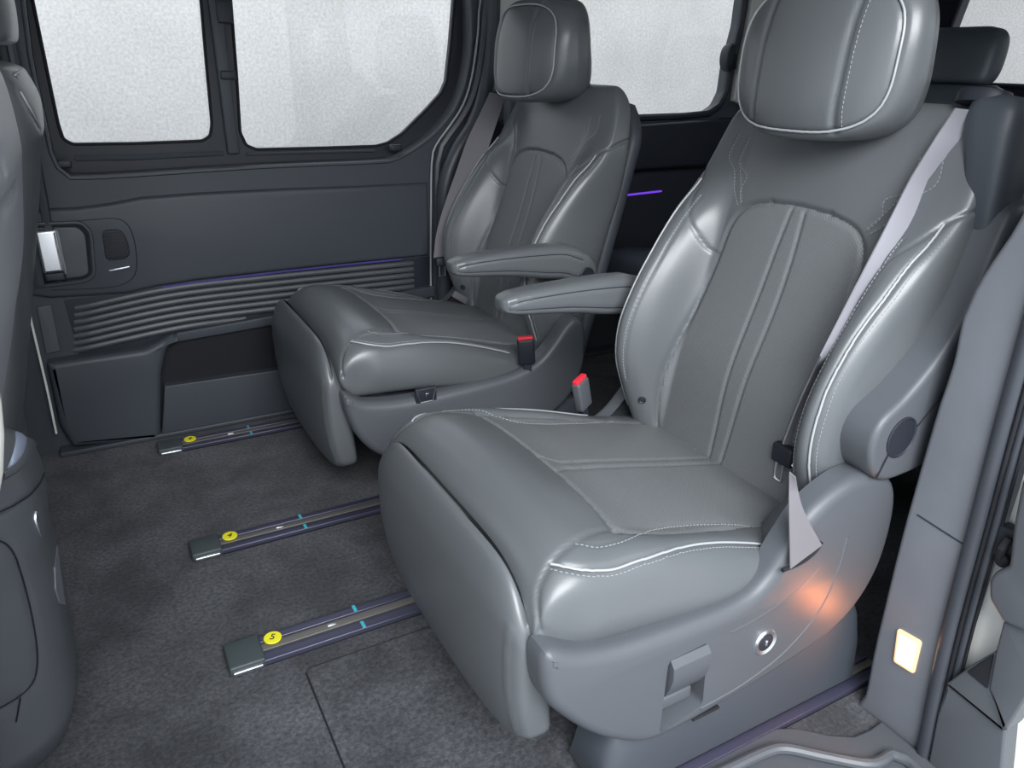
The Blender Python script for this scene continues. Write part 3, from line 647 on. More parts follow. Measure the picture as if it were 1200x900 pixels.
CU.groove([roll, ins_o, ins_i], 0.0045, 0.0045); CU.groove([ch_a, ch_b], 0.003, 0.003)
CU.groove([side_o, side_i], 0.0035, 0.0035); CU.groove([pipe_o, pipe_i], 0.003, 0.0035); CU.groove([st_o, st_i], 0.0018, 0.0025)
CU.remesh()
polyI = [(p[0], p[1]) for p in ins_o]+[(0.90, -0.18), (0.90, 0.18)]+[(p[0], p[1]) for p in ins_i[::-1]]+[(p[0], p[1]) for p in roll[::-1]]
A, Bf = CU.split(lambda C, N: inpoly(polyI, C[:, 0], C[:, 1]) & (N[:, 2] > 0.4))
part('cushion', CU.V, Bf, M_lea)
part('cushion_insert', CU.V, A, M_perf, label='perforated seat cushion centre with a double seam', uv=CU.V[:, :2])
def lift(body, ln, d): return [Vector(p)+body.norm(p)*d for p in ln]
pmb('piping', MB().tube(lift(CU, pipe_o, 0.0008), 0.0017, 8), M_pipe, 'cushion', 'pale grey piping')
pmb('piping', MB().tube(lift(CU, pipe_i, 0.0008), 0.0017, 8), M_pipe, 'cushion', 'pale grey piping')
def stitchpart(body, lns, off, parent, r=0.0006):
    mb = MB()
    for l in lns: mb.join(stitches(body, l, off, r=r))
    pmb('stitching', mb, M_stitch, parent, 'row of pale stitches'); PARTS[-1].stuff = True
stitchpart(CU, [st_o, st_i], 0.003, 'cushion'); stitchpart(CU, [pipe_o, pipe_i], 0.007, 'cushion')

# ---- backrest
TH = math.radians(15.5); AX = np.array([math.sin(TH), 0, math.cos(TH)]); NX = np.array([-math.cos(TH), 0, math.sin(TH)]); BO = np.array([0.877, 0, 0.30])
def bk(y, t, n): return tuple(BO+AX*t+NX*n+np.array([0, y, 0]))
def back_rings():
    R = []; t0, t1 = -0.045, 0.625
    ts = np.concatenate([t0+0.03*(1-np.cos(np.linspace(0.05, np.pi/2, 16))), np.linspace(t0+0.03, t1-0.06, 250)[1:], t1-0.06+0.06*np.sin(np.linspace(0, np.pi/2-0.04, 26))[1:]])
    for t in ts:
        rd = 1.0
        if t > t1-0.06: rd = math.sqrt(max(0, 1-((t-t1+0.06)/0.06)**2.4))
        if t < t0+0.03: rd = math.sqrt(max(0, 1-((t0+0.03-t)/0.03)**2.4))
        w = float(lerp([(-0.05, 0.205), (0.0, 0.232), (0.06, 0.245), (0.15, 0.25), (0.30, 0.254), (0.42, 0.260), (0.50, 0.257), (0.56, 0.243), (0.63, 0.215)], t))
        w *= (0.86+0.14*rd) if t > 0.3 else (0.93+0.07*rd)
        nb = -0.115+0.03*sstep(0.35, 0.6, t)
        n0 = 0.014*math.exp(-((t-0.15)/0.11)**2)-0.004
        bol = float(lerp([(-0.05, 0.02), (0.0, 0.045), (0.05, 0.075), (0.1, 0.102), (0.16, 0.116), (0.22, 0.115), (0.28, 0.104), (0.32, 0.09), (0.40, 0.052), (0.45, 0.022), (0.50, 0.004), (0.6, -0.004), (0.63, -0.004)], t))
        nm = -0.045+0.3*bol
        N_ = 460; sxn, szn = sup(w, 0.09, 5.5, N_); y = sxn*w; a = np.abs(y)
        nf = n0+bol*(0.75*sstep(0.150, 0.226, a)+0.25*sstep(0.150, 0.19, a))-0.010*sstep(0.05, 0.24, a)*sstep(0.38, 0.5, t)+0.006*np.maximum(0, 1-(a/0.15)**2)
        nf = nm+(nf-nm)*rd; nbb = nm+(nb-nm)*rd
        n = np.where(szn > 0, nm+szn*(nf-nm), nm+szn*(nm-nbb))
        y = y*(1-0.05*sstep(0.02, 0.1, n-nm)*sstep(0.1, 0.2, t)*0)
        P = BO[None]+AX[None]*t+NX[None]*n[:, None]; P[:, 1] = y
        R.append(P)
    return R
BK = Body(back_rings())
def fb(y, t): return BK.cast(bk(y, t, 0.5), tuple(-NX))
def bline(pts): return thin([q for q in (fb(*p) for p in smoothc(pts, 0.003)) if q is not None], 0.003)
il = [(0.0, 0.446), (-0.06, 0.443), (-0.105, 0.432), (-0.128, 0.412), (-0.138, 0.385), (-0.141, 0.35), (-0.146, 0.29), (-0.153, 0.22), (-0.160, 0.15), (-0.165, 0.09), (-0.166, 0.04), (-0.163, 0.0), (-0.155, -0.03)]
bi_o = bline(il[1:]); bi_i = mirr(BK, bi_o); bi_t = bline([(-0.06, 0.443), (0, 0.446), (0.06, 0.443)])
dc_a = bline([(-0.013, 0.444), (-0.019, 0.36), (-0.021, 0.25), (-0.019, 0.12), (-0.014, 0.0), (-0.012, -0.03)]); dc_b = mirr(BK, dc_a)
pp = [(1110, 256), (1085, 280), (1062, 305), (1040, 340), (1020, 362), (1000, 392), (982, 422), (965, 445), (950, 475), (942, 510), (941, 540), (945, 562), (951, 578)]
tn = [(0.462, 0.0), (0.43, 0.02), (0.396, 0.048), (0.351, 0.070), (0.322, 0.087), (0.284, 0.104), (0.247, 0.114), (0.216, 0.118), (0.178, 0.117), (0.135, 0.110), (0.10, 0.10), (0.068, 0.082), (0.042, 0.062), (0.0, 0.035)]
bp_o = BK.line([bk(-0.241, t, n) for t, n in tn]); bp_i = mirr(BK, bp_o)
bs_o = bline([(-0.205, t) for t, n in tn if 0.05 < t < 0.44]); bs_i = mirr(BK, bs_o)
# shoulder seams: upper panel against bolster, and the double V-shaped decorative stitching
sh_i = BK.line([fb(*p) for p in [(0.236, 0.455), (0.222, 0.425), (0.198, 0.385), (0.170, 0.350), (0.1425, 0.335)]]); sh_o = mirr(BK, sh_i)
sk_i = BK.line([bk(0.240, 0.462, -0.0), bk(0.250, 0.49, -0.035), bk(0.246, 0.515, -0.075)]); sk_o = mirr(BK, sk_i)
def deco(pts): l = bline(pts); return l
d1 = deco([(0.196, 0.55), (0.200, 0.51), (0.172, 0.485), (0.155, 0.45), (0.132, 0.425)])
d2 = deco([(0.165, 0.545), (0.168, 0.50), (0.138, 0.480), (0.142, 0.455), (0.128, 0.43)])
d3 = deco([(0.165, 0.500), (0.150, 0.470), (0.125, 0.43)])
for q in (d1, d2, d3): pass
DE = [d1, d2, d3]; DE = DE+[mirr(BK, q) for q in DE]
BK.groove([bi_o, bi_i, bi_t], 0.005, 0.0045); BK.groove([dc_a, dc_b], 0.0035, 0.0032)
BK.groove([bp_o, bp_i], 0.0025, 0.0035); BK.groove([bs_o, bs_i], 0.002, 0.0025); BK.groove([sh_i, sh_o, sk_i, sk_o], 0.003, 0.0035); BK.groove(DE, 0.001, 0.002)
BK.remesh()
ilm = il+[(-a, b) for a, b in il[::-1]]
ilm = il[:]+[(0.155, -0.06)]+[(-a, b) for a, b in il[::-1]]; ilm = smoothc(il, 0.01)+[(-a, b) for a, b in smoothc(il, 0.01)[::-1]]
def bkuv(V): D = V-BO[None]; return np.stack([V[:, 1], D@AX], 1)
A, Bf = BK.split(lambda C, N: inpoly(ilm, bkuv(C)[:, 0], bkuv(C)[:, 1]) & ((N@NX) > 0.3))
part('backrest', BK.V, Bf, M_lea)
part('backrest_insert', BK.V, A, M_perf, label='perforated backrest centre with a double seam', uv=bkuv(BK.V))
for l in (bp_o, bp_i): pmb('piping', MB().tube(lift(BK, l, 0.0008), 0.0017, 8), M_pipe, 'backrest', 'pale grey piping')
stitchpart(BK, [bs_o, bs_i], 0.003, 'backrest'); bx_o = BK.line([bk(-0.252, t-0.002, n-0.008) for t, n in tn]); stitchpart(BK, [bx_o, mirr(BK, bx_o)], 0.0, 'backrest'); stitchpart(BK, DE, 0.0, 'backrest', 0.0005)
for y in (-0.185, 0.185):
    p = fb(y, 0.035); mb = MB()
    if p is not None:
        q = Vector(p); nn = BK.norm(p); u = nn.orthogonal().normalized(); v = nn.cross(u)
        mb.rings([[q+nn*h+(u*math.cos(a)+v*math.sin(a))*r for a in np.linspace(0, 2*np.pi, 17)[:-1]] for r, h in ((0.008, -0.001), (0.0075, 0.0015), (0.006, 0.002), (0.0045, 0.0008), (0.003, 0.001))])
        pmb('button', mb, M_dark, 'backrest')
# rear shell of the backrest
def shell_rings():
    R = []
    for t in np.linspace(-0.05, 0.60, 30):
        e = 1-0.25*max(0, (t-0.5)/0.1)**2
        sxn, szn = sup(0.24, 0.05, 4, 48); P = BO[None]+AX[None]*t+NX[None]*(-0.115+szn*0.028*e)[:, None]; P[:, 1] = sxn*0.236*e; R.append(P)
    return R
mb = MB(); mb.rings(shell_rings()); pmb('back_shell', mb, M_trim, None, smooth=60)

# ---- headrest
def head(dz, fwd=0.0):
    R = []; cz = 0.954+dz; hz = 0.114
    for v in np.linspace(-math.pi/2+0.03, math.pi/2-0.03, 110):
        z = math.copysign(abs(math.sin(v))**0.62, v)*hz; rr = abs(math.cos(v))**0.50
        k = z/hz; w = (0.162-0.010*k*k)*rr; N_ = 200; sxn, szn = sup(0.145, 0.075, 2.9, N_)
        xf = 0.942-fwd+0.035*(k > 0)*k*k*0.5+0.012*k; dep = 0.150-0.03*k+fwd*0.8
        y = sxn*w; cx = xf+dep/2
        x = cx-szn*dep/2*(0.55+0.45*rr)
        fr = np.clip(szn, 0, 1); y = y*(1-0.16*np.clip(-szn, 0, 1))
        x = x+0.012*fr*(y/0.145)**2
        R.append(np.stack([x, y, np.full(N_, cz+z)], 1))
    return R
def build_head(dz, which, fwd=0.0):
    HD = Body(head(dz, fwd)); cz = 0.954+dz
    def fx(y, z): return HD.cast((0, y, cz+z), (1, 0, 0))
    out = []
    for a in np.linspace(0, 2*np.pi, 60)[:-1]:
        c, s_ = math.cos(a), math.sin(a); yy = 0.143*math.copysign(abs(c)**0.62, c); zz = 0.100*math.copysign(abs(s_)**0.62, s_); q = fx(yy, zz)
        if q is not None: out.append(tuple(q))
    ring = [HD.snap(p) for p in smoothc(out, 0.004, True)]
    s1 = HD.line([fx(0.078, z) for z in np.linspace(-0.099, 0.099, 12)]); s2 = mirr(HD, s1)
    s3 = HD.line([fx(-0.090, z) for z in np.linspace(-0.090, 0.095, 12)])
    HD.groove([ring+ring[:1]], 0.003, 0.004); HD.groove([s1, s2], 0.0045, 0.005); HD.remesh()
    part('headrest', HD.V, HD.Fc, M_lea, which=which)
    pmb('piping', MB().tube(lift(HD, ring, 0.0006), 0.0018, 6, closed=True), M_pipe, 'headrest', 'pale grey piping', which)
    mb = MB(); mb.join(stitches(HD, s3)); pmb('stitching', mb, M_stitch, 'headrest', 'row of pale stitches', which); PARTS[-1].stuff = True
    for y in (-0.06, 0.06):
        pmb('headrest_post', MB().tube([(1.035, y, 0.80), (1.045, y, 0.85), (1.05, y, cz-0.05)], 0.006, 12), M_chrome, None, 'chrome post', which)
        pmb('post_collar', MB().tube([bk(y, 0.60, -0.045), bk(y, 0.628, -0.045)], 0.014, 16), M_dark, None, None, which)
build_head(-0.004, 'near'); build_head(0.010, 'far', 0.035)

# ---- leg rest
def leg_rings():
    R = []
    prof = lerp
    zs = np.concatenate([0.103+0.03*(1-np.cos(np.linspace(0.05, np.pi/2, 16))), np.linspace(0.133, 0.318, 46)[1:], 0.318+0.062*np.sin(np.linspace(0, np.pi/2-0.03, 26))[1:]])
    for z in zs:
        rd = 1.0
        if z < 0.133: rd = math.sqrt(max(0, 1-((0.133-z)/0.03)**2.2))
        if z > 0.318: rd = math.sqrt(max(0, 1-((z-0.318)/0.062)**2.0))
        k = (z-0.103)/0.277; xf = float(lerp([(0, 0.338), (0.25, 0.322), (0.6, 0.317), (1.0, 0.328)], k)); xb = float(lerp([(0, 0.40), (0.5, 0.39), (0.8, 0.372), (1.0, 0.350)], k))
        w = float(lerp([(0, 0.240), (0.3, 0.246), (1.0, 0.248)], k))*(0.94+0.06*rd); cx = (xf+xb)/2; hx_ = (xb-xf)/2*(0.06+0.94*rd); cx += 0.012*(1-rd)*(z > 0.3)
        sxn, szn = sup(0.24, 0.04, 4.4, 200); y = sxn*w; R.append(np.stack([cx-szn*hx_-0.006*(1-(y/w)**2)*(szn > 0), y, z+0.010*k*(1-np.abs(y/w)**4)-0.050*np.clip(k, 0, 1)**3*np.abs(y/w)**8+0.025*(1-min(1, k*2))**2*np.abs(y/w)**6], 1))
    return R
LG = Body(leg_rings())
for sg, nm in ((-1, 'o'), (1, 'i')):
    l = LG.line([LG.cast((0, sg*0.228, z), (1, 0, 0)) or (0.34, sg*0.22, z) for z in np.linspace(0.125, 0.325, 8)])
    LG.groove([l], 0.0022, 0.003); LG.lns = getattr(LG, 'lns', [])+[l]
LG.remesh(); part('leg_rest', LG.V, LG.Fc, M_lea); stitchpart(LG, LG.lns, 0.004, 'leg_rest')

# ---- base: side shells, body, rail covers
shell = [(0.345, 0.322), (0.40, 0.300), (0.464, 0.284), (0.574, 0.276), (0.66, 0.277), (0.705, 0.298), (0.74, 0.345), (0.775, 0.385), (0.84, 0.412), (0.90, 0.408), (0.945, 0.38), (0.962, 0.32), (0.955, 0.235), (0.92, 0.172), (0.86, 0.132), (0.76, 0.110), (0.66, 0.098), (0.56, 0.090), (0.50, 0.098), (0.43, 0.145), (0.375, 0.205), (0.345, 0.255)]
inner_shell = [(0.345, 0.297), (0.39, 0.272), (0.46, 0.259), (0.53, 0.256), (0.66, 0.259), (0.75, 0.265), (0.82, 0.284), (0.863, 0.320), (0.896, 0.358), (0.928, 0.380), (0.955, 0.36), (0.962, 0.30), (0.955, 0.235), (0.92, 0.172), (0.86, 0.132), (0.76, 0.110), (0.66, 0.098), (0.56, 0.090), (0.50, 0.095), (0.43, 0.125), (0.385, 0.165), (0.355, 0.225)]
shs = smoothc([(a, b) for a, b in shell], 0.012, True)
hole = roundpoly([(0.531, 0.232), (0.598, 0.236), (0.603, 0.122), (0.527, 0.106)], 0.010)
def shell_part(sg, holes, which, nm='side_shell', hump=True):
    mb = MB(); mb.plate(shs if sg < 0 and hump else smoothc(inner_shell, 0.012, True), 1, sg*0.250, sg*0.292, bev=0.018, holes=[holes] if holes else (), seg=5)
    # front wrap-around of the shell
    if holes:
        for i in range(len(holes)):
            a, b = holes[i], holes[(i+1) % len(holes)]; mb.add([(a[0], sg*0.292, a[1]), (b[0], sg*0.292, b[1]), (b[0], sg*0.262, b[1]), (a[0], sg*0.262, a[1])], [(0, 1, 2, 3)])
        mb.add([(p[0], sg*0.262, p[1]) for p in holes], [tuple(range(len(holes)))])
    pmb(nm, mb, M_pla, None, None, which, 50)
shell_part(-1, hole, 'near'); shell_part(-1, None, 'far', hump=False); shell_part(1, None, 'both')
# sloping ledge behind the rear hump of the outer shell, where the lap strap dives in
top = [(0.60, 0.276), (0.66, 0.277), (0.705, 0.298), (0.74, 0.345), (0.775, 0.385), (0.84, 0.412), (0.90, 0.408), (0.945, 0.38)]
tp = smoothc(top, 0.012); mb = MB(); mb.rings([[(x, -0.262, z-0.004), (x+0.01, -0.235, z-0.022), (x+0.02, -0.205, z-0.05), (x+0.02, -0.18, z-0.12)] for x, z in tp], closed=False); pmb('shell_ledge', mb, M_pla, 'side_shell', None, 'near', 60)
# release handle flap in the recess, with a lip under it
mb = MB(); pr = [(0.2325, 0.286), (0.2330, 0.293), (0.224, 0.3005), (0.207, 0.3015), (0.187, 0.297), (0.168, 0.289), (0.163, 0.285), (0.165, 0.279), (0.190, 0.284), (0.215, 0.285)]
mb.rings([[(x+0.010*(z-0.2)/0.05*(-0.25)*0, -y, z) for z, y in pr] for x in (0.5335, 0.5355, 0.596, 0.598)]); pmb('release_handle', mb, M_pla, 'side_shell', None, 'near', 30)
mb = MB().box((0.565, -0.272, 0.140), (0.055, 0.014, 0.022), 0.004); pmb('recess_step', mb, M_pla, 'side_shell', None, 'near')
# raised contour ribs and the round outlet
def side_tube(pts, r, y=0.292): return MB().tube(smoothc([(x, -y, z) for x, z in pts], 0.01), r, 8, flat=0.5)
mb = MB()
for r0, r1, y0, y1 in ((0.018, 0.0165, 0.291, 0.2955), (0.0165, 0.012, 0.2955, 0.294)):
    mb.rings([[(0.712+1.18*r*math.cos(a), -y, 0.187+1.18*r*math.sin(a)) for a in np.linspace(0, 2*np.pi, 25)[:-1]] for r, y in ((r0, y0), (r1, y1))], cap=False)
pmb('outlet_ring', mb, M_chrome, 'side_shell', 'round chrome outlet ring', 'near')
mb = MB(); mb.rings([[(0.712+1.18*r*math.cos(a), -y, 0.187+1.18*r*math.sin(a)) for a in np.linspace(0, 2*np.pi, 25)[:-1]] for r, y in ((0.0125, 0.2935), (0.010, 0.290), (0.009, 0.2935), (0.006, 0.2945))])
pmb('outlet_socket', mb, M_dark, 'side_shell', None, 'near'); mb = MB().box((0.712, -0.295, 0.187), (0.004, 0.003, 0.009), 0.001); pmb('outlet_mark', mb, M_chrome, 'side_shell', None, 'near')
mb = MB().box((0.615, -0.288, 0.0965), (0.050, 0.006, 0.004), 0.001); pmb('slot', mb, M_black, 'side_shell', None, 'near')
mb = side_tube([(0.600, 0.118), (0.68, 0.125), (0.76, 0.150), (0.82, 0.200), (0.845, 0.265), (0.850, 0.320)], 0.008, 0.2870); pmb('contour_rib', mb, M_pla, 'side_shell', None, 'near')
mb = side_tube([(0.640, 0.236), (0.70, 0.243), (0.765, 0.262), (0.80, 0.285)], 0.007, 0.2873); pmb('contour_rib', mb, M_pla, 'side_shell', None, 'near')
def base_rings():
    R = []
    for x, zb, zt in ((0.40, 0.20, 0.29), (0.46, 0.14, 0.28), (0.56, 0.09, 0.27), (0.80, 0.09, 0.25), (0.90, 0.12, 0.30), (0.93, 0.16, 0.33)):
        sxn, szn = sup(0.23, 0.1, 5, 40); R.append([(x, 0.228*a, (zb+zt)/2+b*(zt-zb)/2) for a, b in zip(sxn, szn)])
    return R
mb = MB(); mb.rings(base_rings()); pmb('seat_base', mb, M_dark)
for sg, nm in ((-1, 'both'), (1, 'both')):
    yc = sg*0.227
    def rc(x, ht, w0=0.047):
        return [(x, yc+sg*0.052, 0.0105-0.0193*x), (x, yc+sg*0.047, ht*0.45), (x, yc+sg*0.036, ht*0.8), (x, yc+sg*0.022, ht*0.97), (x, yc, ht), (x, yc-sg*0.035, ht), (x, yc-sg*0.045, 0.0105-0.0193*x)]
    mb = MB(); mb.rings([rc(0.455, 0.035), rc(0.462, 0.062), rc(0.475, 0.090), rc(0.49, 0.108), rc(0.52, 0.115), rc(0.9, 0.150), rc(0.955, 0.150), rc(0.965, 0.142)])
    pmb('rail_cover', mb, M_trim, None, None, nm, 40)
# ---- recliner side cover (outer) and pivot
rcv = [(1.037, 0.771), (1.018, 0.720), (0.997, 0.640), (0.960, 0.584), (0.902, 0.532), (0.856, 0.502), (0.843, 0.465), (0.858, 0.422), (0.885, 0.402), (0.925, 0.398), (0.98, 0.405), (1.02, 0.44), (1.05, 0.51), (1.08, 0.60), (1.10, 0.68), (1.115, 0.755), (1.105, 0.782), (1.07, 0.786)]
rcs = smoothc([(x+0.012, z-0.010*(z > 0.7)) for x, z in rcv], 0.01, True)
for sg, wh in ((-1, 'both'),):
    mb = MB(); mb.plate(rcs, 1, sg*0.240, sg*0.300 if sg < 0 else sg*0.268, bev=0.010, seg=6); pmb('recliner_cover', mb, M_pla, None, None, wh, 50)
mb = MB(); mb.rings([[(0.915+r*math.cos(a), -y, 0.468+r*math.sin(a)) for a in np.linspace(0, 2*np.pi, 33)[:-1]] for r, y in ((0.031, 0.298), (0.031, 0.3015), (0.029, 0.3025), (0.027, 0.301))]); pmb('pivot_cap', mb, M_dark, 'recliner_cover')
pmb('cover_seam', MB().tube(smoothc([(0.878, -0.2995, 0.412), (0.886, -0.3008, 0.435), (0.892, -0.3008, 0.447)], 0.01), 0.0016, 6), M_black, 'recliner_cover')
pmb('cover_seam', MB().tube(smoothc([(0.946, -0.3008, 0.478), (0.985, -0.3008, 0.52), (1.01, -0.3008, 0.585), (1.03, -0.3008, 0.64)], 0.01), 0.0012, 6), M_black, 'recliner_cover')
# ---- belt housing on the outer shoulder
mb = MB(); R = []
for t, hw, n0_, n1_, yc_ in ((0.415, 0.008, -0.085, -0.070, -0.266), (0.43, 0.015, -0.095, -0.055, -0.263), (0.47, 0.023, -0.100, -0.036, -0.260), (0.53, 0.030, -0.098, -0.016, -0.253), (0.585, 0.037, -0.094, -0.002, -0.244), (0.61, 0.039, -0.092, 0.000, -0.241), (0.626, 0.037, -0.088, -0.004, -0.239), (0.634, 0.030, -0.080, -0.014, -0.239), (0.637, 0.020, -0.065, -0.03, -0.239)):
    sxn, szn = sup(hw, 0.07, 3.4, 60); R.append([bk(yc_+a*hw, t, (n0_+n1_)/2+b*(n1_-n0_)/2) for a, b in zip(sxn, szn)])
mb.rings(R); pmb('belt_housing', mb, M_trim, 'backrest', 'charcoal plastic belt housing on the shoulder', smooth=60)
mb = MB(); R = []
for r, h in ((1.0, 0.624), (1.0, 0.636), (0.93, 0.641), (0.6, 0.643)):
    R.append([bk(-0.212+0.036*r*math.cos(a), h, -0.030+0.026*r*math.sin(a)) for a in np.linspace(0, 2*np.pi, 33)[:-1]])
mb.rings(R); pmb('belt_housing_cap', mb, M_dark, 'belt_housing')
# ---- belt: measured along its two edges, lying 1 to 2 cm above the leather
def bpath(Lp, Rp, body, lift_, width, m=24):
    def res(pts, k):
        P = [np.array(p, float) for p in pts]; d = np.concatenate([[0], np.cumsum([np.linalg.norm(b-a) for a, b in zip(P, P[1:])])]); q = np.linspace(0, d[-1], k)
        return np.stack([np.interp(q, d, [p[i] for p in P]) for i in (0, 1)], 1)
    Lr, Rr = res(Lp, m), res(Rp, m); O = np.array([0, -YN, H0]); dep = []; ks = []
    for i in range(m):
        c = (Lr[i]+Rr[i])/2; h = scast(body, *c)
        if h is not None: dep.append(np.dot(np.array(h)-O, FW0)); ks.append(i/(m-1))
    co = np.polyfit(ks, dep, 4); D = np.polyval(co, np.linspace(0, 1, m)); lim = np.interp(np.linspace(0, 1, m), ks, dep)
    D = np.minimum(D, lim)-lift_; C = []; Wd = []
    for i in range(m):
        a = O+ray0(*Lr[i])*D[i]; rb = ray0(*Rr[i]); d2 = D[i]
        b = O+rb*d2; g = np.linalg.norm(b-a)
        if g < width:
            e = math.sqrt(width**2-g**2)/np.linalg.norm(rb); b = O+rb*(d2+e*0.9); a = a+0
        C.append((a+b)/2); Wd.append((b-a)/2)
    return C, Wd, Lr, Rr, D
bl = [(1119, 122), (1097, 155), (1065, 208), (1028, 283), (996, 347), (964, 411), (937, 470), (919, 518)]
br = [(1152, 126), (1130, 160), (1097, 208), (1065, 272), (1028, 331), (991, 395), (953, 459), (935, 522)]
C, Wd, *_ = bpath(bl, br, BK, 0.012, 0.040)
pmb('belt_webbing', ribbon(C, Wd, 0.0012), M_belt, None, 'mauve grey shoulder belt', 'near')
e = Vector(C[-1])+Vector((-0.010, -0.006, 0.002)); u = Vector(Wd[-1]).normalized()
Rb = Matrix((Vector((0.9, -0.35, 0.25)).normalized(), Vector((0.35, 0.9, 0.0)).normalized(), Vector((0.9, -0.35, 0.25)).cross(Vector((0.35, 0.9, 0.0))).normalized())).transposed()
mb = MB().box(e+Vector((-0.002, 0.004, -0.014)), (0.018, 0.042, 0.034), 0.006); pmb('belt_tongue', mb, M_dark, 'belt_webbing', None, 'near')
mb = MB()
t0 = e+Vector((-0.006, 0.004, -0.03))
mb.tube([t0+Vector(q) for q in ((0, 0.009, 0), (0, 0.009, -0.030), (0, -0.005, -0.030), (0, -0.005, 0))], 0.0022, 8, closed=True); pmb('tongue_plate', mb, M_chrome, 'belt_tongue', 'chrome tongue loop', 'near')
mb = MB().tube([e+Vector((-0.004, -0.016, -0.024)), e+Vector((0.006, -0.026, -0.004))], 0.004, 10); pmb('tongue_bar', mb, M_chrome, 'belt_tongue', None, 'near')
# lap strap: from the tongue down into the slot of the side shell
lp = [(930, 546), (929, 580), (930, 620), (931, 662)]; rp = [(937, 552), (944, 585), (955, 610), (968, 634)]
la = [sy(*p, -0.272-0.0095*i) for i, p in enumerate(lp)]; ra = [sy(*p, -0.282-0.0060*i) for i, p in enumerate(rp)]
la = smoothc([tuple(p) for p in la], 0.01); ra = smoothc([tuple(p) for p in ra], 0.01); k = 16
f = lambda L, i: Vector(L[int(round(i*(len(L)-1)/(k-1)))])
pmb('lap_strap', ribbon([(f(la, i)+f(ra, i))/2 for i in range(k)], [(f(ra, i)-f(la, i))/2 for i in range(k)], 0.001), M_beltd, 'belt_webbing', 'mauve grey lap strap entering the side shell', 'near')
sl = [sy(*p, -0.298) for p in ((922, 664), (945, 654), (960, 642), (968, 630))]
pmb('belt_slot', MB().tube(smoothc([tuple(p+Vector((0, 0, 0.0))) for p in sl], 0.005), 0.003, 8), M_black, 'side_shell', None, 'near')
l2 = [sy(*p, -0.262) for p in ((941, 583), (958, 577), (980, 566), (1006, 551))]; r2 = [sy(*p, -0.270) for p in ((945, 608), (962, 592), (985, 575), (1007, 557))]
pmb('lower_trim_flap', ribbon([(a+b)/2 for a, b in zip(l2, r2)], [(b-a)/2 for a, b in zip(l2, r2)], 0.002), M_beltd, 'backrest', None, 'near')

# ---- armrest (inner side)
R = []
for x, zc, hz, hy in ((0.594, 0.545, 0.004, 0.008), (0.596, 0.545, 0.010, 0.017), (0.603, 0.5445, 0.0155, 0.024), (0.62, 0.544, 0.020, 0.0285), (0.65, 0.543, 0.0235, 0.030), (0.70, 0.541, 0.027, 0.031), (0.76, 0.537, 0.032, 0.031), (0.82, 0.531, 0.038, 0.031), (0.87, 0.526, 0.040, 0.031), (0.91, 0.512, 0.043, 0.030), (0.94, 0.500, 0.040, 0.029), (0.958, 0.492, 0.030, 0.026), (0.966, 0.489, 0.012, 0.018)):
    sxn, szn = sup(1, 1, 3.2, 60); R.append([(x, 0.295+a*hy, zc+b*hz) for a, b in zip(sxn, szn)])
mb = MB(); mb.rings(R); AR = Body([[np.array(p) for p in r] for r in R])
# finer rings
xs = [r[0][0] for r in R]; q = []
for x in np.concatenate([np.linspace(0.594, 0.62, 20), np.linspace(0.62, 0.966, 80)[1:]]):
    Z = np.array([[p[1:] for p in r] for r in R]); q.append([(x, float(np.interp(x, xs, Z[:, j, 0])), float(np.interp(x, xs, Z[:, j, 1]))) for j in range(60)])
AR = Body(q)
ls = []
for sg in (1, -1): ls.append(AR.line([(x, 0.295+sg*0.04, z) for x, z in ((0.606, 0.549), (0.625, 0.554), (0.65, 0.557), (0.72, 0.557), (0.80, 0.554), (0.87, 0.548), (0.92, 0.53))]))
lo = []
for sg in (1, -1): lo.append(AR.line([(x, 0.295+sg*0.045, z) for x, z in ((0.599, 0.536), (0.625, 0.533), (0.68, 0.529), (0.75, 0.521), (0.82, 0.508), (0.87, 0.500), (0.92, 0.483))]))
AR.groove(ls+lo, 0.0018, 0.0035); AR.remesh()
part('armrest', AR.V, AR.Fc, M_lea)
for l in ls+lo: pmb('armrest_seam', MB().tube(lift(AR, l, -0.0012), 0.0012, 5), M_dark, 'armrest')
mb = MB(); mb.rings([[(0.930+r*math.cos(a), y, 0.490+r*math.sin(a)) for a in np.linspace(0, 2*np.pi, 33)[:-1]] for r, y in ((0.020, 0.318), (0.020, 0.327), (0.018, 0.329), (0.015, 0.328))]); pmb('armrest_pivot', mb, M_dark, 'armrest')
# ---- buckle (inner side)
def buckle(c, m, which, tilt):
    R_ = Matrix.Rotation(tilt, 3, 'Y') @ Matrix.Rotation(math.radians(25), 3, 'Z')
    mb = MB().box(Vector(c)+R_ @ Vector((0, 0, -0.032)), (0.040, 0.020, 0.064), 0.005, R_); pmb('buckle_body', mb, m, None, None, which)
    mb = MB().box(Vector(c)+R_ @ Vector((0, 0, 0.001)), (0.036, 0.013, 0.010), 0.002, R_); pmb('buckle_button', mb, M_red, 'buckle_body', 'red release button', which)
    mb = MB().box(Vector(c)+R_ @ Vector((0, 0, -0.09)), (0.020, 0.008, 0.07), 0.002, R_); pmb('buckle_stalk', mb, M_dark, 'buckle_body', None, which)
buckle((0.772, 0.284, 0.364), M_pla, 'near', math.radians(-12)); buckle((0.790, 0.284, 0.347), M_dark, 'far', math.radians(-5))
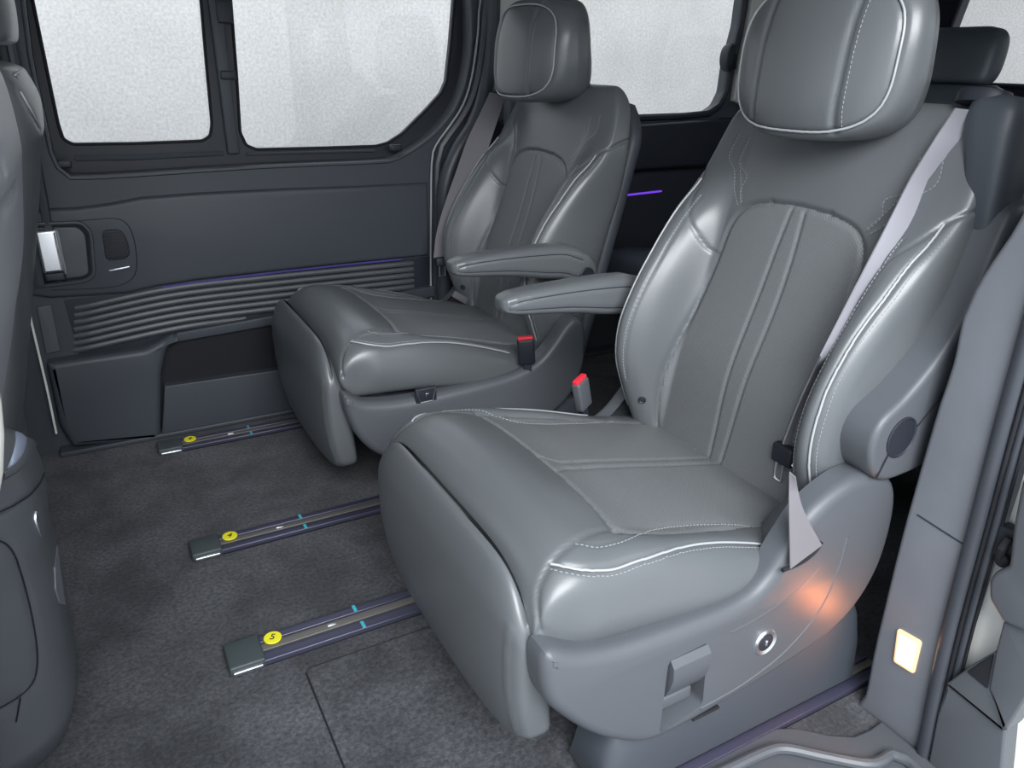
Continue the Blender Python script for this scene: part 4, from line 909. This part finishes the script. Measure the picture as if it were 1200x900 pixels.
# seat-heater switch set in the inner lip, far seat shows it
mb = MB().box((0.530, 0.288, 0.262), (0.050, 0.010, 0.034), 0.003); pmb('switch_panel', mb, M_dark, 'side_shell', None, 'far')
mb = MB().tube([(0.508, 0.2935, 0.277), (0.553, 0.2935, 0.277), (0.545, 0.2935, 0.247), (0.515, 0.2935, 0.247)], 0.0012, 6, closed=True); pmb('switch_frame', mb, M_chrome, 'switch_panel', None, 'far')
mb = MB().box((0.532, 0.2935, 0.262), (0.008, 0.002, 0.010), 0.001); pmb('switch_symbol', mb, M_chrome, 'switch_panel', None, 'far')

def instantiate(loc, flip, which, label):
    root = empty('captain_chair', loc, label, 'car seat', 'captain chairs of the middle row'); made = {}
    for p in PARTS:
        if p.which not in ('both', which): continue
        me = p.me.copy() if flip else p.me.copy()
        me.transform(Matrix.Translation((-X0, 0, 0)) @ SEATM)
        if flip and (p.name == 'leg_rest' or p.parent == 'leg_rest'): me.transform(Matrix.Translation((-0.012, 0, 0.38)) @ Matrix.Diagonal((1, 1.02, 1.11, 1)) @ Matrix.Translation((0, 0, -0.38)))
        if flip: me.transform(Matrix.Diagonal((1, -1, 1, 1))); me.flip_normals()
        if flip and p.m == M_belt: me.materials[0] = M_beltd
        o = bpy.data.objects.new(p.name, me); COL.objects.link(o); o.parent = made.get(p.parent, root) if p.parent else root
        made.setdefault(p.name, o)
        if p.name in ('headrest', 'belt_housing', 'side_shell', 'buckle_body', 'belt_webbing', 'belt_tongue', 'recliner_cover', 'backrest', 'cushion', 'switch_panel'): made[p.name] = made.get(p.name, o)
        if p.label: o['label'] = p.label
        if getattr(p, 'stuff', False): o['kind'] = 'stuff'
    return root
near_seat = instantiate((X0, YS, 0), False, 'near', 'large grey leather captain chair nearest the open door, chrome outlet ring on its side')
far_seat = instantiate((X0+0.030, 1.735, 0), True, 'far', 'grey leather captain chair beside the far sliding door, black buckle facing the aisle')
# far chair's belt hangs beside the backrest from the pillar side down to its tongue
l1 = [(574, 108), (560, 138), (547, 165), (533, 205), (519, 245), (511, 275), (508, 302)]; r1_ = [(593, 112), (580, 150), (567, 190), (556, 225), (545, 260), (538, 282), (533, 304)]
A_ = [aty(x, y, 1.985+0.004*i) for i, (x, y) in enumerate(l1)]; B_ = [aty(x, y, 1.965+0.004*i) for i, (x, y) in enumerate(r1_)]
A_ = smoothc([tuple(p) for p in A_], 0.02); B_ = smoothc([tuple(p) for p in B_], 0.02); k = 22
g_ = lambda L, i: Vector(L[int(round(i*(len(L)-1)/(k-1)))])
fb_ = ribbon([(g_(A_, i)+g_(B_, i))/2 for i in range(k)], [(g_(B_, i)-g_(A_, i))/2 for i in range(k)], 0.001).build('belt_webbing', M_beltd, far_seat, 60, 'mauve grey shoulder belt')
c = aty(521, 306, 1.99); tg_ = MB().box(c+Vector((0.002, 0, 0)), (0.062, 0.02, 0.026), 0.006).build('belt_tongue', M_dark, fb_)
c = aty(518, 318, 1.985); MB().tube([c+Vector(q) for q in ((-0.008, 0, 0.018), (0.010, 0, 0.018), (0.010, 0, -0.014), (-0.008, 0, -0.014))], 0.0026, 8, closed=True).build('tongue_plate', M_alu, tg_, label='silver tongue loop')
# grey lap webbing and its anchor at the back of the far cushion
a0, a1 = aty(543, 345, 1.93), aty(535, 352, 1.90)
MB().box((a0+a1)/2, (0.05, 0.012, 0.02), 0.003, Matrix.Rotation(0.6, 3, 'Y')).build('anchor_strap', M_beltd, far_seat)

# =================================================================== THIRD ROW, FRONT SEATS, CONSOLE
def softrings(path, n=3.6, N_=64):
    """path: (x, y, z, half x, half y) rings stacked upwards"""
    R = []
    for (x, y, z, hx_, hy_) in path:
        sxn, szn = sup(hy_, max(hx_, 0.01), n, N_); R.append([(x+b*hx_, y+a*hy_, z) for a, b in zip(sxn, szn)])
    return R
def fine(path, k=6):
    P = smoothc(path, 1e9) if False else path; out = []
    A = np.array(path, float); t = np.arange(len(A)); q = np.linspace(0, len(A)-1, (len(A)-1)*k+1)
    return [tuple(float(lerp(list(zip(t, A[:, i])), v)) for i in range(A.shape[1])) for v in q]
M_lead = mat('dark_blue_grey_leather', (0.050, 0.064, 0.080), 0.45, bump=(420, 0.1, 0.001))
def rear_seat(yc, label):
    r = empty('rear_seat', (1.75, yc, 0), label, 'car seat', 'seats of the rear row'); w = 0.205
    R = []
    for x, zt, zb, hw in ((1.43, 0.36, 0.30, w*0.9), (1.44, 0.385, 0.27, w*0.96), (1.47, 0.405, 0.25, w), (1.55, 0.41, 0.24, w), (1.75, 0.385, 0.24, w), (1.98, 0.37, 0.24, w*0.97)):
        sxn, szn = sup(hw, 0.06, 4, 48); R.append([(x, yc+a*hw, (zt+zb)/2+b*(zt-zb)/2) for a, b in zip(sxn, szn)])
    mb = MB(); mb.rings(R); mb.build('cushion', M_lead, r, 60)
    mb = MB(); mb.rings(softrings(fine([(1.95, yc, 0.34, 0.05, w*0.96), (1.97, yc, 0.42, 0.06, w), (2.03, yc, 0.62, 0.065, w), (2.09, yc, 0.82, 0.06, w*0.97), (2.115, yc, 0.90, 0.05, w*0.88), (2.12, yc, 0.925, 0.03, w*0.72)]))); mb.build('backrest', M_lead, r, 60)
    mb = MB(); mb.rings(softrings(fine([(2.13, yc, 0.925, 0.028, 0.11), (2.13, yc, 0.935, 0.045, 0.125), (2.14, yc, 0.97, 0.052, 0.130), (2.15, yc, 1.03, 0.050, 0.127), (2.155, yc, 1.058, 0.035, 0.112), (2.155, yc, 1.068, 0.015, 0.080)]))); mb.build('headrest', M_lead, r, 60)
    for s_ in (-0.05, 0.05): MB().tube([(2.12, yc+s_, 0.86), (2.14, yc+s_, 0.95)], 0.006, 8).build('headrest_post', M_chrome, r)
    for s_ in (-0.17, 0.17): MB().box((1.75, yc+s_, 0.125), (0.34, 0.03, 0.25), 0.01).build('leg', M_dark, r)
rear_seat(1.400, 'dark rear-row seat whose headrest shows between the near headrest and belt housing')
rear_seat(1.855, 'dark rear-row seat against the far side, its cushion glimpsed between the chairs')
rear_seat(0.955, 'dark rear-row seat hidden largely behind the near chair, at the right edge')

def body_obj(rings, name, m, parent, label=None):
    b = Body(rings); return b
def wcast(b, px, py): return b.cast((0, 0, H), ray(px, py))
def wline(b, pix, step=0.004): return thin([p for p in (wcast(b, *q) for q in smoothc(pix, 3.0)) if p is not None] or [Vector((0, 0, 0))], step)
# near front seat: pale back leather grazing the left edge of the view
nf = empty('front_seat', (-0.25, 0.72, 0), 'pale grey leather front seat back filling the left edge of the view', 'car seat', 'front row seats')
prof = [(0.30, -0.235), (0.45, -0.18), (0.60, -0.130), (0.643, -0.115), (0.671, -0.102), (0.717, -0.083), (0.762, -0.069), (0.806, -0.055), (0.871, -0.043), (0.891, -0.040), (0.932, -0.041), (0.954, -0.046), (0.975, -0.060)]
B1 = Body(softrings(fine([(x-0.075, 0.72, z, 0.075 if i else 0.05, 0.245 if i else 0.2) for i, (z, x) in enumerate(prof)]+[(-0.150, 0.72, 1.00, 0.045, 0.20), (-0.155, 0.72, 1.01, 0.01, 0.16)], 8), 3.0, 160))
l1 = wline(B1, [(2, 248), (8, 238), (14, 228), (20, 217)]); l2 = wline(B1, [(1, 182), (4, 190), (6, 200)])
B1.groove([l for l in (l1, l2) if len(l) > 1], 0.004, 0.004); B1.remesh(); mb = MB(); mb.add(B1.V.tolist(), B1.Fc); ob = mb.build('backrest', mat('pale_grey_leather', (0.17, 0.18, 0.20), 0.42, bump=(420, 0.1, 0.001)), nf, 180)
mb = MB(); mb.rings(softrings([(-0.42, 0.72, 0.10, 0.22, 0.22), (-0.42, 0.72, 0.30, 0.23, 0.23), (-0.43, 0.72, 0.42, 0.23, 0.24), (-0.44, 0.72, 0.45, 0.19, 0.2)])); mb.build('cushion', M_lea, nf, 60)
mb = MB(); mb.rings(softrings(fine([(-0.155, 0.72, 1.03, 0.03, 0.10), (-0.155, 0.72, 1.06, 0.05, 0.13), (-0.15, 0.72, 1.14, 0.055, 0.135), (-0.15, 0.72, 1.20, 0.04, 0.12), (-0.15, 0.72, 1.215, 0.01, 0.09)]))); mb.build('headrest', M_lea, nf, 60)
for s_ in (-0.05, 0.05): MB().tube([(-0.155, 0.72+s_, 0.97), (-0.155, 0.72+s_, 1.06)], 0.006, 8).build('headrest_post', M_chrome, nf)
MB().box((-0.42, 0.72, 0.06), (0.40, 0.36, 0.10), 0.01).build('seat_base', M_dark, nf)
# far front seat: dark, its shoulder and headrest corner show behind the pale one
ff = empty('front_seat', (-0.25, 1.68, 0), 'dark front seat in shadow beside the far door, pale seam on its shoulder', 'car seat', 'front row seats')
prof = [(0.219, -0.212), (0.376, -0.164), (0.562, -0.116), (0.704, -0.079), (0.806, -0.055), (0.839, -0.045), (0.888, -0.042), (0.925, -0.052), (0.94, -0.062)]
B2 = Body(softrings(fine([(x-0.075, 1.68, z, 0.075, 0.235-0.02*(i > 6)) for i, (z, x) in enumerate(prof)]+[(-0.150, 1.68, 0.953, 0.05, 0.19), (-0.155, 1.68, 0.958, 0.01, 0.15)], 8), 3.4, 160))
l1 = wline(B2, [(17, 88), (23, 83), (29, 78), (33, 73)]); l2 = wline(B2, [(24, 108), (32, 122), (40, 136), (47, 150)])
B2.groove([l for l in (l1, l2) if len(l) > 1], 0.003, 0.004); B2.remesh(); mb = MB(); mb.add(B2.V.tolist(), B2.Fc); b2o = mb.build('backrest', M_lea, ff, 180)
for l in (l1, l2):
    if len(l) > 1: MB().tube(lift(B2, l, 0.0005), 0.0016, 6).build('piping', M_pipe, b2o, label='pale grey piping')
mb = MB(); mb.rings(softrings([(-0.42, 1.68, 0.10, 0.22, 0.22), (-0.42, 1.68, 0.30, 0.23, 0.23), (-0.43, 1.68, 0.42, 0.23, 0.24), (-0.44, 1.68, 0.45, 0.19, 0.2)])); mb.build('cushion', M_lea, ff, 60)
mb = MB(); mb.rings(softrings(fine([(-0.10, 1.68, 0.975, 0.03, 0.13), (-0.10, 1.68, 0.99, 0.045, 0.15), (-0.105, 1.68, 1.06, 0.055, 0.155), (-0.11, 1.68, 1.15, 0.045, 0.14), (-0.11, 1.68, 1.17, 0.01, 0.10)]))); mb.build('headrest', M_lea, ff, 60)
for s_ in (-0.06, 0.06): MB().tube([(-0.12, 1.68+s_, 0.92), (-0.11, 1.68+s_, 1.02)], 0.006, 8).build('headrest_post', M_chrome, ff)
MB().box((-0.42, 1.68, 0.06), (0.40, 0.36, 0.10), 0.01).build('seat_base', M_dark, ff)
# centre console between the front seats
cn = empty('centre_console', (-0.40, 1.16, 0), 'charcoal centre console end at lower left with a pale crescent trim', 'console')
prof = [(0.0, -0.163), (0.04, -0.150), (0.074, -0.143), (0.18, -0.137), (0.26, -0.134), (0.314, -0.133), (0.36, -0.127), (0.40, -0.127), (0.422, -0.133), (0.442, -0.147), (0.457, -0.170), (0.465, -0.20)]
B3 = Body(softrings(fine([(x-0.30, 1.165, z, 0.30, 0.180-0.02*(z < 0.03)-0.025*(z > 0.44)) for z, x in prof]+[(-0.50, 1.165, 0.468, 0.20, 0.12)], 10), 3.6, 260))
sm1 = wline(B3, [(0, 600), (20, 590), (38, 577), (50, 560), (56, 537)]); sm2 = wline(B3, [(0, 634), (8, 638), (18, 652), (30, 690), (40, 735), (44, 770), (40, 797), (24, 815), (0, 830)]); sm3 = wline(B3, [(24, 818), (21, 835), (19, 846)])
B3.groove([l for l in (sm1, sm2, sm3) if len(l) > 1], 0.004, 0.0035); B3.remesh(); mb = MB(); mb.add(B3.V.tolist(), B3.Fc); co = mb.build('console_body', M_pla, cn, 180)
for l in (sm1, sm2, sm3):
    if len(l) > 1: MB().tube(lift(B3, l, 0.0002), 0.0011, 6).build('panel_seam', M_black, co)
def patch(b, pix, m, nm, parent, lift_=0.002, label=None):
    P = [wcast(b, *p) for p in pix]; P = [p for p in P if p is not None]
    if len(P) < 3: return
    c_ = sum(P, Vector())/len(P); nn = b.norm(c_); mb = MB(); out = [p+b.norm(p)*lift_ for p in P]; base = [p-b.norm(p)*0.002 for p in P]
    n = len(P); mb.add(out+base+[sum(out, Vector())/n], [(i, (i+1) % n, 2*n) for i in range(n)]+[(i, (i+1) % n, n+(i+1) % n, n+i) for i in range(n)]); return mb.build(nm, m, parent, 50, label)
patch(B3, [(70, 626), (66, 640), (63, 665), (64, 690), (69, 707), (75, 709), (79, 695), (80, 670), (78, 645), (74, 630)], M_pillar, 'side_pad', co)
def crescent(b, outer, inner, m, nm, parent, lf, label=None):
    O_ = [wcast(b, *p) for p in smoothc(outer, 3.0)]; I_ = [wcast(b, *p) for p in smoothc(inner, 3.0)]; O_ = [p for p in O_ if p]; I_ = [p for p in I_ if p]
    if len(O_) < 3 or len(I_) < 3: return
    k = 24; g = lambda L, i: L[int(round(i*(len(L)-1)/(k-1)))]; R = []
    for i in range(k):
        a, c_ = g(O_, i), g(I_, i); na, nc = b.norm(a), b.norm(c_); R.append([a-na*0.002, a+na*lf*0.6, (a+c_)/2+(na+nc)*0.5*lf, c_+nc*lf*0.6, c_-nc*0.002])
    mb = MB(); mb.rings(R, closed=False); return mb.build(nm, m, parent, 60, label)
crescent(B3, [(0, 472), (14, 468), (30, 474), (40, 492), (42, 512), (36, 535), (22, 552), (4, 563)], [(0, 481), (12, 478), (22, 484), (29, 498), (30, 514), (26, 532), (16, 546), (2, 556)], M_pla, 'crescent_surround', co, 0.006)
crescent(B3, [(0, 481), (12, 478), (22, 484), (29, 498), (30, 514), (26, 532), (16, 546), (8, 552)], [(0, 490), (7, 490), (13, 496), (17, 504), (18, 516), (15, 530), (11, 542), (7, 551)], M_lblue, 'crescent_trim', co, 0.004, 'pale blue metal crescent')
hkl = wline(B3, [(41, 600), (40, 608), (43, 618), (47, 628)])
if len(hkl) > 1: MB().tube(lift(B3, hkl, 0.001), 0.003, 8).build('metal_hook', M_alu, co)
# stand-in pillar at the left edge, overexposed seat trim painted as white
wp = [aty(x, y, 0.50)+Vector((-0.032, 0, 0)) for x, y in ((0, 430), (6, 465), (9, 500), (8, 535), (0, 580), (-22, 640))]
c0, c1 = wp[0], wp[-1]
wp = [(c0.x-0.050, 0.49, 1.34), (c0.x-0.030, 0.495, 1.05), (c0.x-0.012, 0.50, 0.82)]+[tuple(p) for p in wp]+[(c1.x-0.07, 0.50, 0.25), (c1.x-0.11, 0.50, 0.0)]
jb = MB().tube(smoothc(wp, 0.02), 0.03, 20).build('trim_8', M_white, None); tag(jb, kind='structure')
